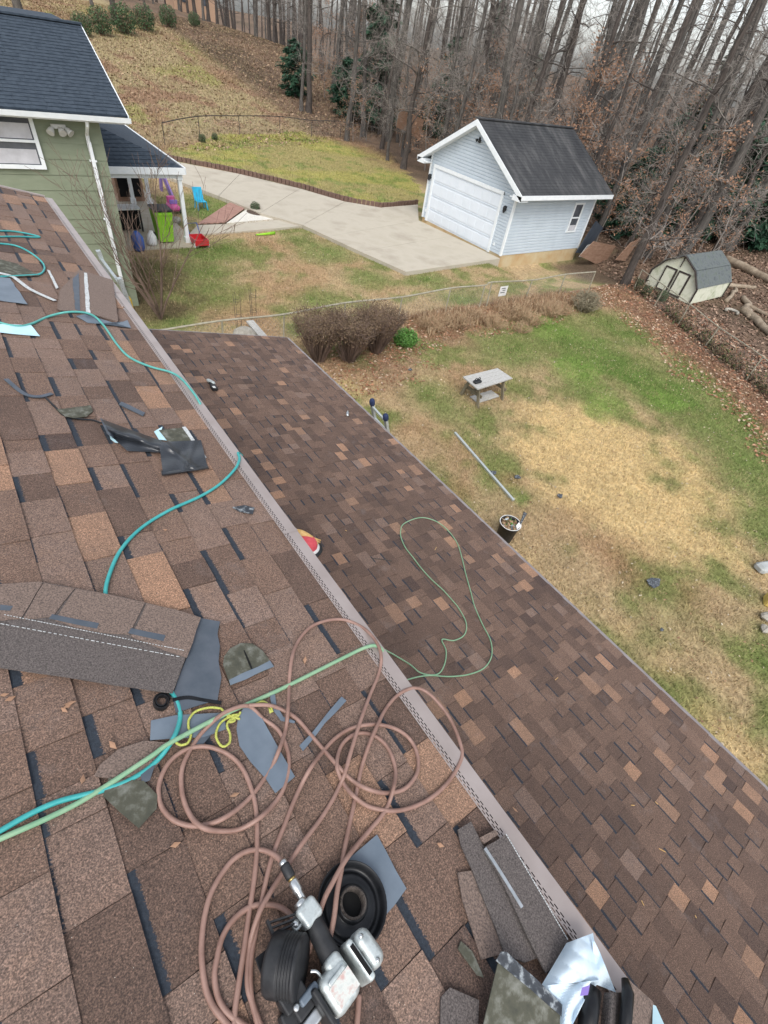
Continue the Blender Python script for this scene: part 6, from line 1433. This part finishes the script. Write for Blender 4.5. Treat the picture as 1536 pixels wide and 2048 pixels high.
# behind the lower roof end
g = G(490, 676); m_ = MB().lathe([(.34, .02), (.36, .06), (.30, .20), (.16, .29), (.001, .32)], g, (0, 0, 1), 24); tag(m_.build('white_basin', M['rock'], None, True), 'upturned white basin beyond the lower roof end', 'basin')
a, b = G(500, 655), G(530, 685); a[2] += .2; b[2] += .12; tag(MB().bar(a, b, .22, .05).build('weathered_board', M['wood_grey']), 'weathered grey board beside the white basin', 'board')
for i, (x, y) in enumerate(((478, 655), (508, 645))):
    g = G(x, y); m_ = MB()
    for dx, dy in ((-.08, 0), (.08, 0), (0, .09)): m_.tube([g+np.array([dx, dy, 0]), g+np.array([dx*1.3, dy*1.3, 1.0])], .006, 4)
    for h_ in (.35, .8): m_.tube([g+np.array([.10*math.cos(a_), .10*math.sin(a_), h_]) for a_ in np.linspace(0, 6.2832, 14)], .005, 4)
    tag(m_.build('wire_cage', M['bark_dark']), ('left' if i == 0 else 'right')+' rusty wire plant cage by the white basin', 'plant cage')
# toys and bins by the porch
g = P(331, 482, 2, .06)
bn = thing('wheelie_bin', 'lime green wheeled bin with dark lid under the porch', 'bin', g)
MB().hexa([g+np.array(p) for p in ((-.24, -.27, .05), (.24, -.27, .05), (.24, .27, .05), (-.24, .27, .05), (-.31, -.34, 1.05), (.31, -.34, 1.05), (.31, .36, 1.05), (-.31, .36, 1.05))]).build('body', M['lime'], bn)
MB().bbox(g+np.array([0, .02, 1.10]), (.68, .78, .09), None, .03).build('lid', M['black_hard'], bn)
for dx in (-.27, .27): MB().lathe([(.12, -.03), (.12, .03)], g+np.array([dx, .3, .12]), (1, 0, 0), 14).build('wheel', M['black_hard'], bn)
MB().box(g+np.array([0, -.345, .99]), (.60, .03, .06)).build('front_rim', M['lime'], bn)
g = P(279, 500, 2, .06); m_ = MB().lathe([(.17, 0), (.21, .1), (.21, .42), (.12, .56), (.07, .62)], g, (0, 0, 1), 16); tag(m_.build('blue_jug', M['blue_plastic'], None, True), 'blue plastic drum behind the bare shrub', 'drum')
g = P(304, 490, 2, .06); m_ = MB().lathe([(.15, 0), (.19, .08), (.17, .3), (.08, .42), (.06, .48)], g, (.15, .1, 1), 12); tag(m_.build('white_jug', M['sign'], None, True), 'white jug between the blue drum and the lime bin', 'jug')
g = P(348, 424, 2, 0)
pc = thing('toy_car', 'pink ride on toy car on the porch side lawn', 'toy car', g)
MB().bbox(g+np.array([0, 0, .22]), (.42, .75, .24), None, .08).build('body', M['pink'], pc); MB().bbox(g+np.array([0, .18, .45]), (.38, .10, .26), None, .04).build('seat_back', M['pink'], pc); MB().bbox(g+np.array([0, -.12, .42]), (.34, .05, .16), None, .02).build('windscreen', M['purple'], pc)
for dx in (-.2, .2):
    for dy in (-.24, .24): MB().lathe([(.09, -.03), (.09, .03)], g+np.array([dx, dy, .09]), (1, 0, 0), 12).build('wheel', M['black_hard'], pc)
g = P(342, 398, 2, 0); sl = thing('toy_slide', 'purple plastic toy slide behind the pink car', 'slide', g)
MB().bar(g+np.array([0, -.3, .1]), g+np.array([0, 1.0, 1.0]), .34, .06, (1, 0, 0.0001)).build('chute', M['purple'], sl)
MB().bar(g+np.array([0, 1.0, 1.0]), g+np.array([0, 1.35, 0]), .34, .05, (1, 0, 0.0001)).build('steps', M['purple'], sl)
g = P(403, 418, 2, 0); ch = thing('toy_chair', 'bright blue plastic child chair on the lawn', 'chair', g)
MB().bbox(g+np.array([0, 0, .32]), (.42, .40, .05), None, .02).build('seat', M['cyan_plastic'], ch); MB().hexa([g+np.array(p) for p in ((-.21, .17, .34), (.21, .17, .34), (.21, .22, .34), (-.21, .22, .34), (-.21, .34, .78), (.21, .34, .78), (.21, .39, .78), (-.21, .39, .78))]).build('backrest', M['cyan_plastic'], ch)
for dx in (-.19, .19):
    for dy in (-.17, .18): MB().bar(g+np.array([dx, dy, .32]), g+np.array([dx*1.15, dy*1.2, 0]), .045, .045, (0, 1, 0)).build('leg', M['cyan_plastic'], ch)
g = P(399, 492, 2, 0); wg = thing('toy_wagon', 'red toy wagon with dark handle by the porch post', 'wagon', g)
MB().prism([g+np.array(p) for p in ((-.25, -.36, .12), (.25, -.36, .12), (.25, .36, .12), (-.25, .36, .12))], (0, 0, .03)).build('bed', M['red'], wg)
for c_, s_2 in (((0, -.36, .22), (.52, .03, .2)), ((0, .36, .22), (.52, .03, .2)), ((-.25, 0, .22), (.03, .72, .2)), ((.25, 0, .22), (.03, .72, .2))): MB().box(g+np.array(c_), s_2).build('side', M['red'], wg)
for dx in (-.27, .27):
    for dy in (-.24, .24): MB().lathe([(.10, -.02), (.10, .02)], g+np.array([dx, dy, .10]), (1, 0, 0), 12).build('wheel', M['sign'], wg)
m_ = MB(); m_.tube([g+np.array([-.2, .36, .28]), g+np.array([-.2, .62, .62]), g+np.array([.2, .62, .62]), g+np.array([.2, .36, .28])], .02, 6); m_.build('handle', M['blue_plastic'], wg)
g = P(532, 471, 2, .0); tag(MB().tube([g+np.array([-.45, 0, .05]), g+np.array([0, .02, .05]), g+np.array([.45, .1, .05])], [.03, .05, .07], 8).build('toy_bat', M['lime'], None, True), 'green plastic toy bat on the worn lawn', 'bat')
g = P(262, 400, 2, .06); cb = thing('wooden_cabinet', 'brown wooden cabinet standing in the porch shade', 'cabinet', g)
MB().box(g+np.array([0, .1, .6]), (1.1, .6, 1.2)).build('carcass', M['plywood'], cb); MB().box(g+np.array([0, -.21, .65]), (.9, .02, .95)).build('opening', M['dark_void'], cb)
g = P(260, 460, 2, .06); tbx = thing('porch_table', 'dark table with white edge under the porch', 'table', g)
MB().box(g+np.array([0, 0, .78]), (.95, .6, .05)).build('top', M['sign'], tbx)
for dx in (-.42, .42):
    for dy in (-.25, .25): MB().box(g+np.array([dx, dy, .38]), (.06, .06, .75)).build('leg', M['black_hard'], tbx)
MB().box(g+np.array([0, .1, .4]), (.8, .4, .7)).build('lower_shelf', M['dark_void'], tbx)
rock('border_stone', 'pale stones beside the lime green bin', P(350, 442, 2, .1), (.25, .2, .15), 'rock', 9)
print('objects', len(bpy.data.objects))
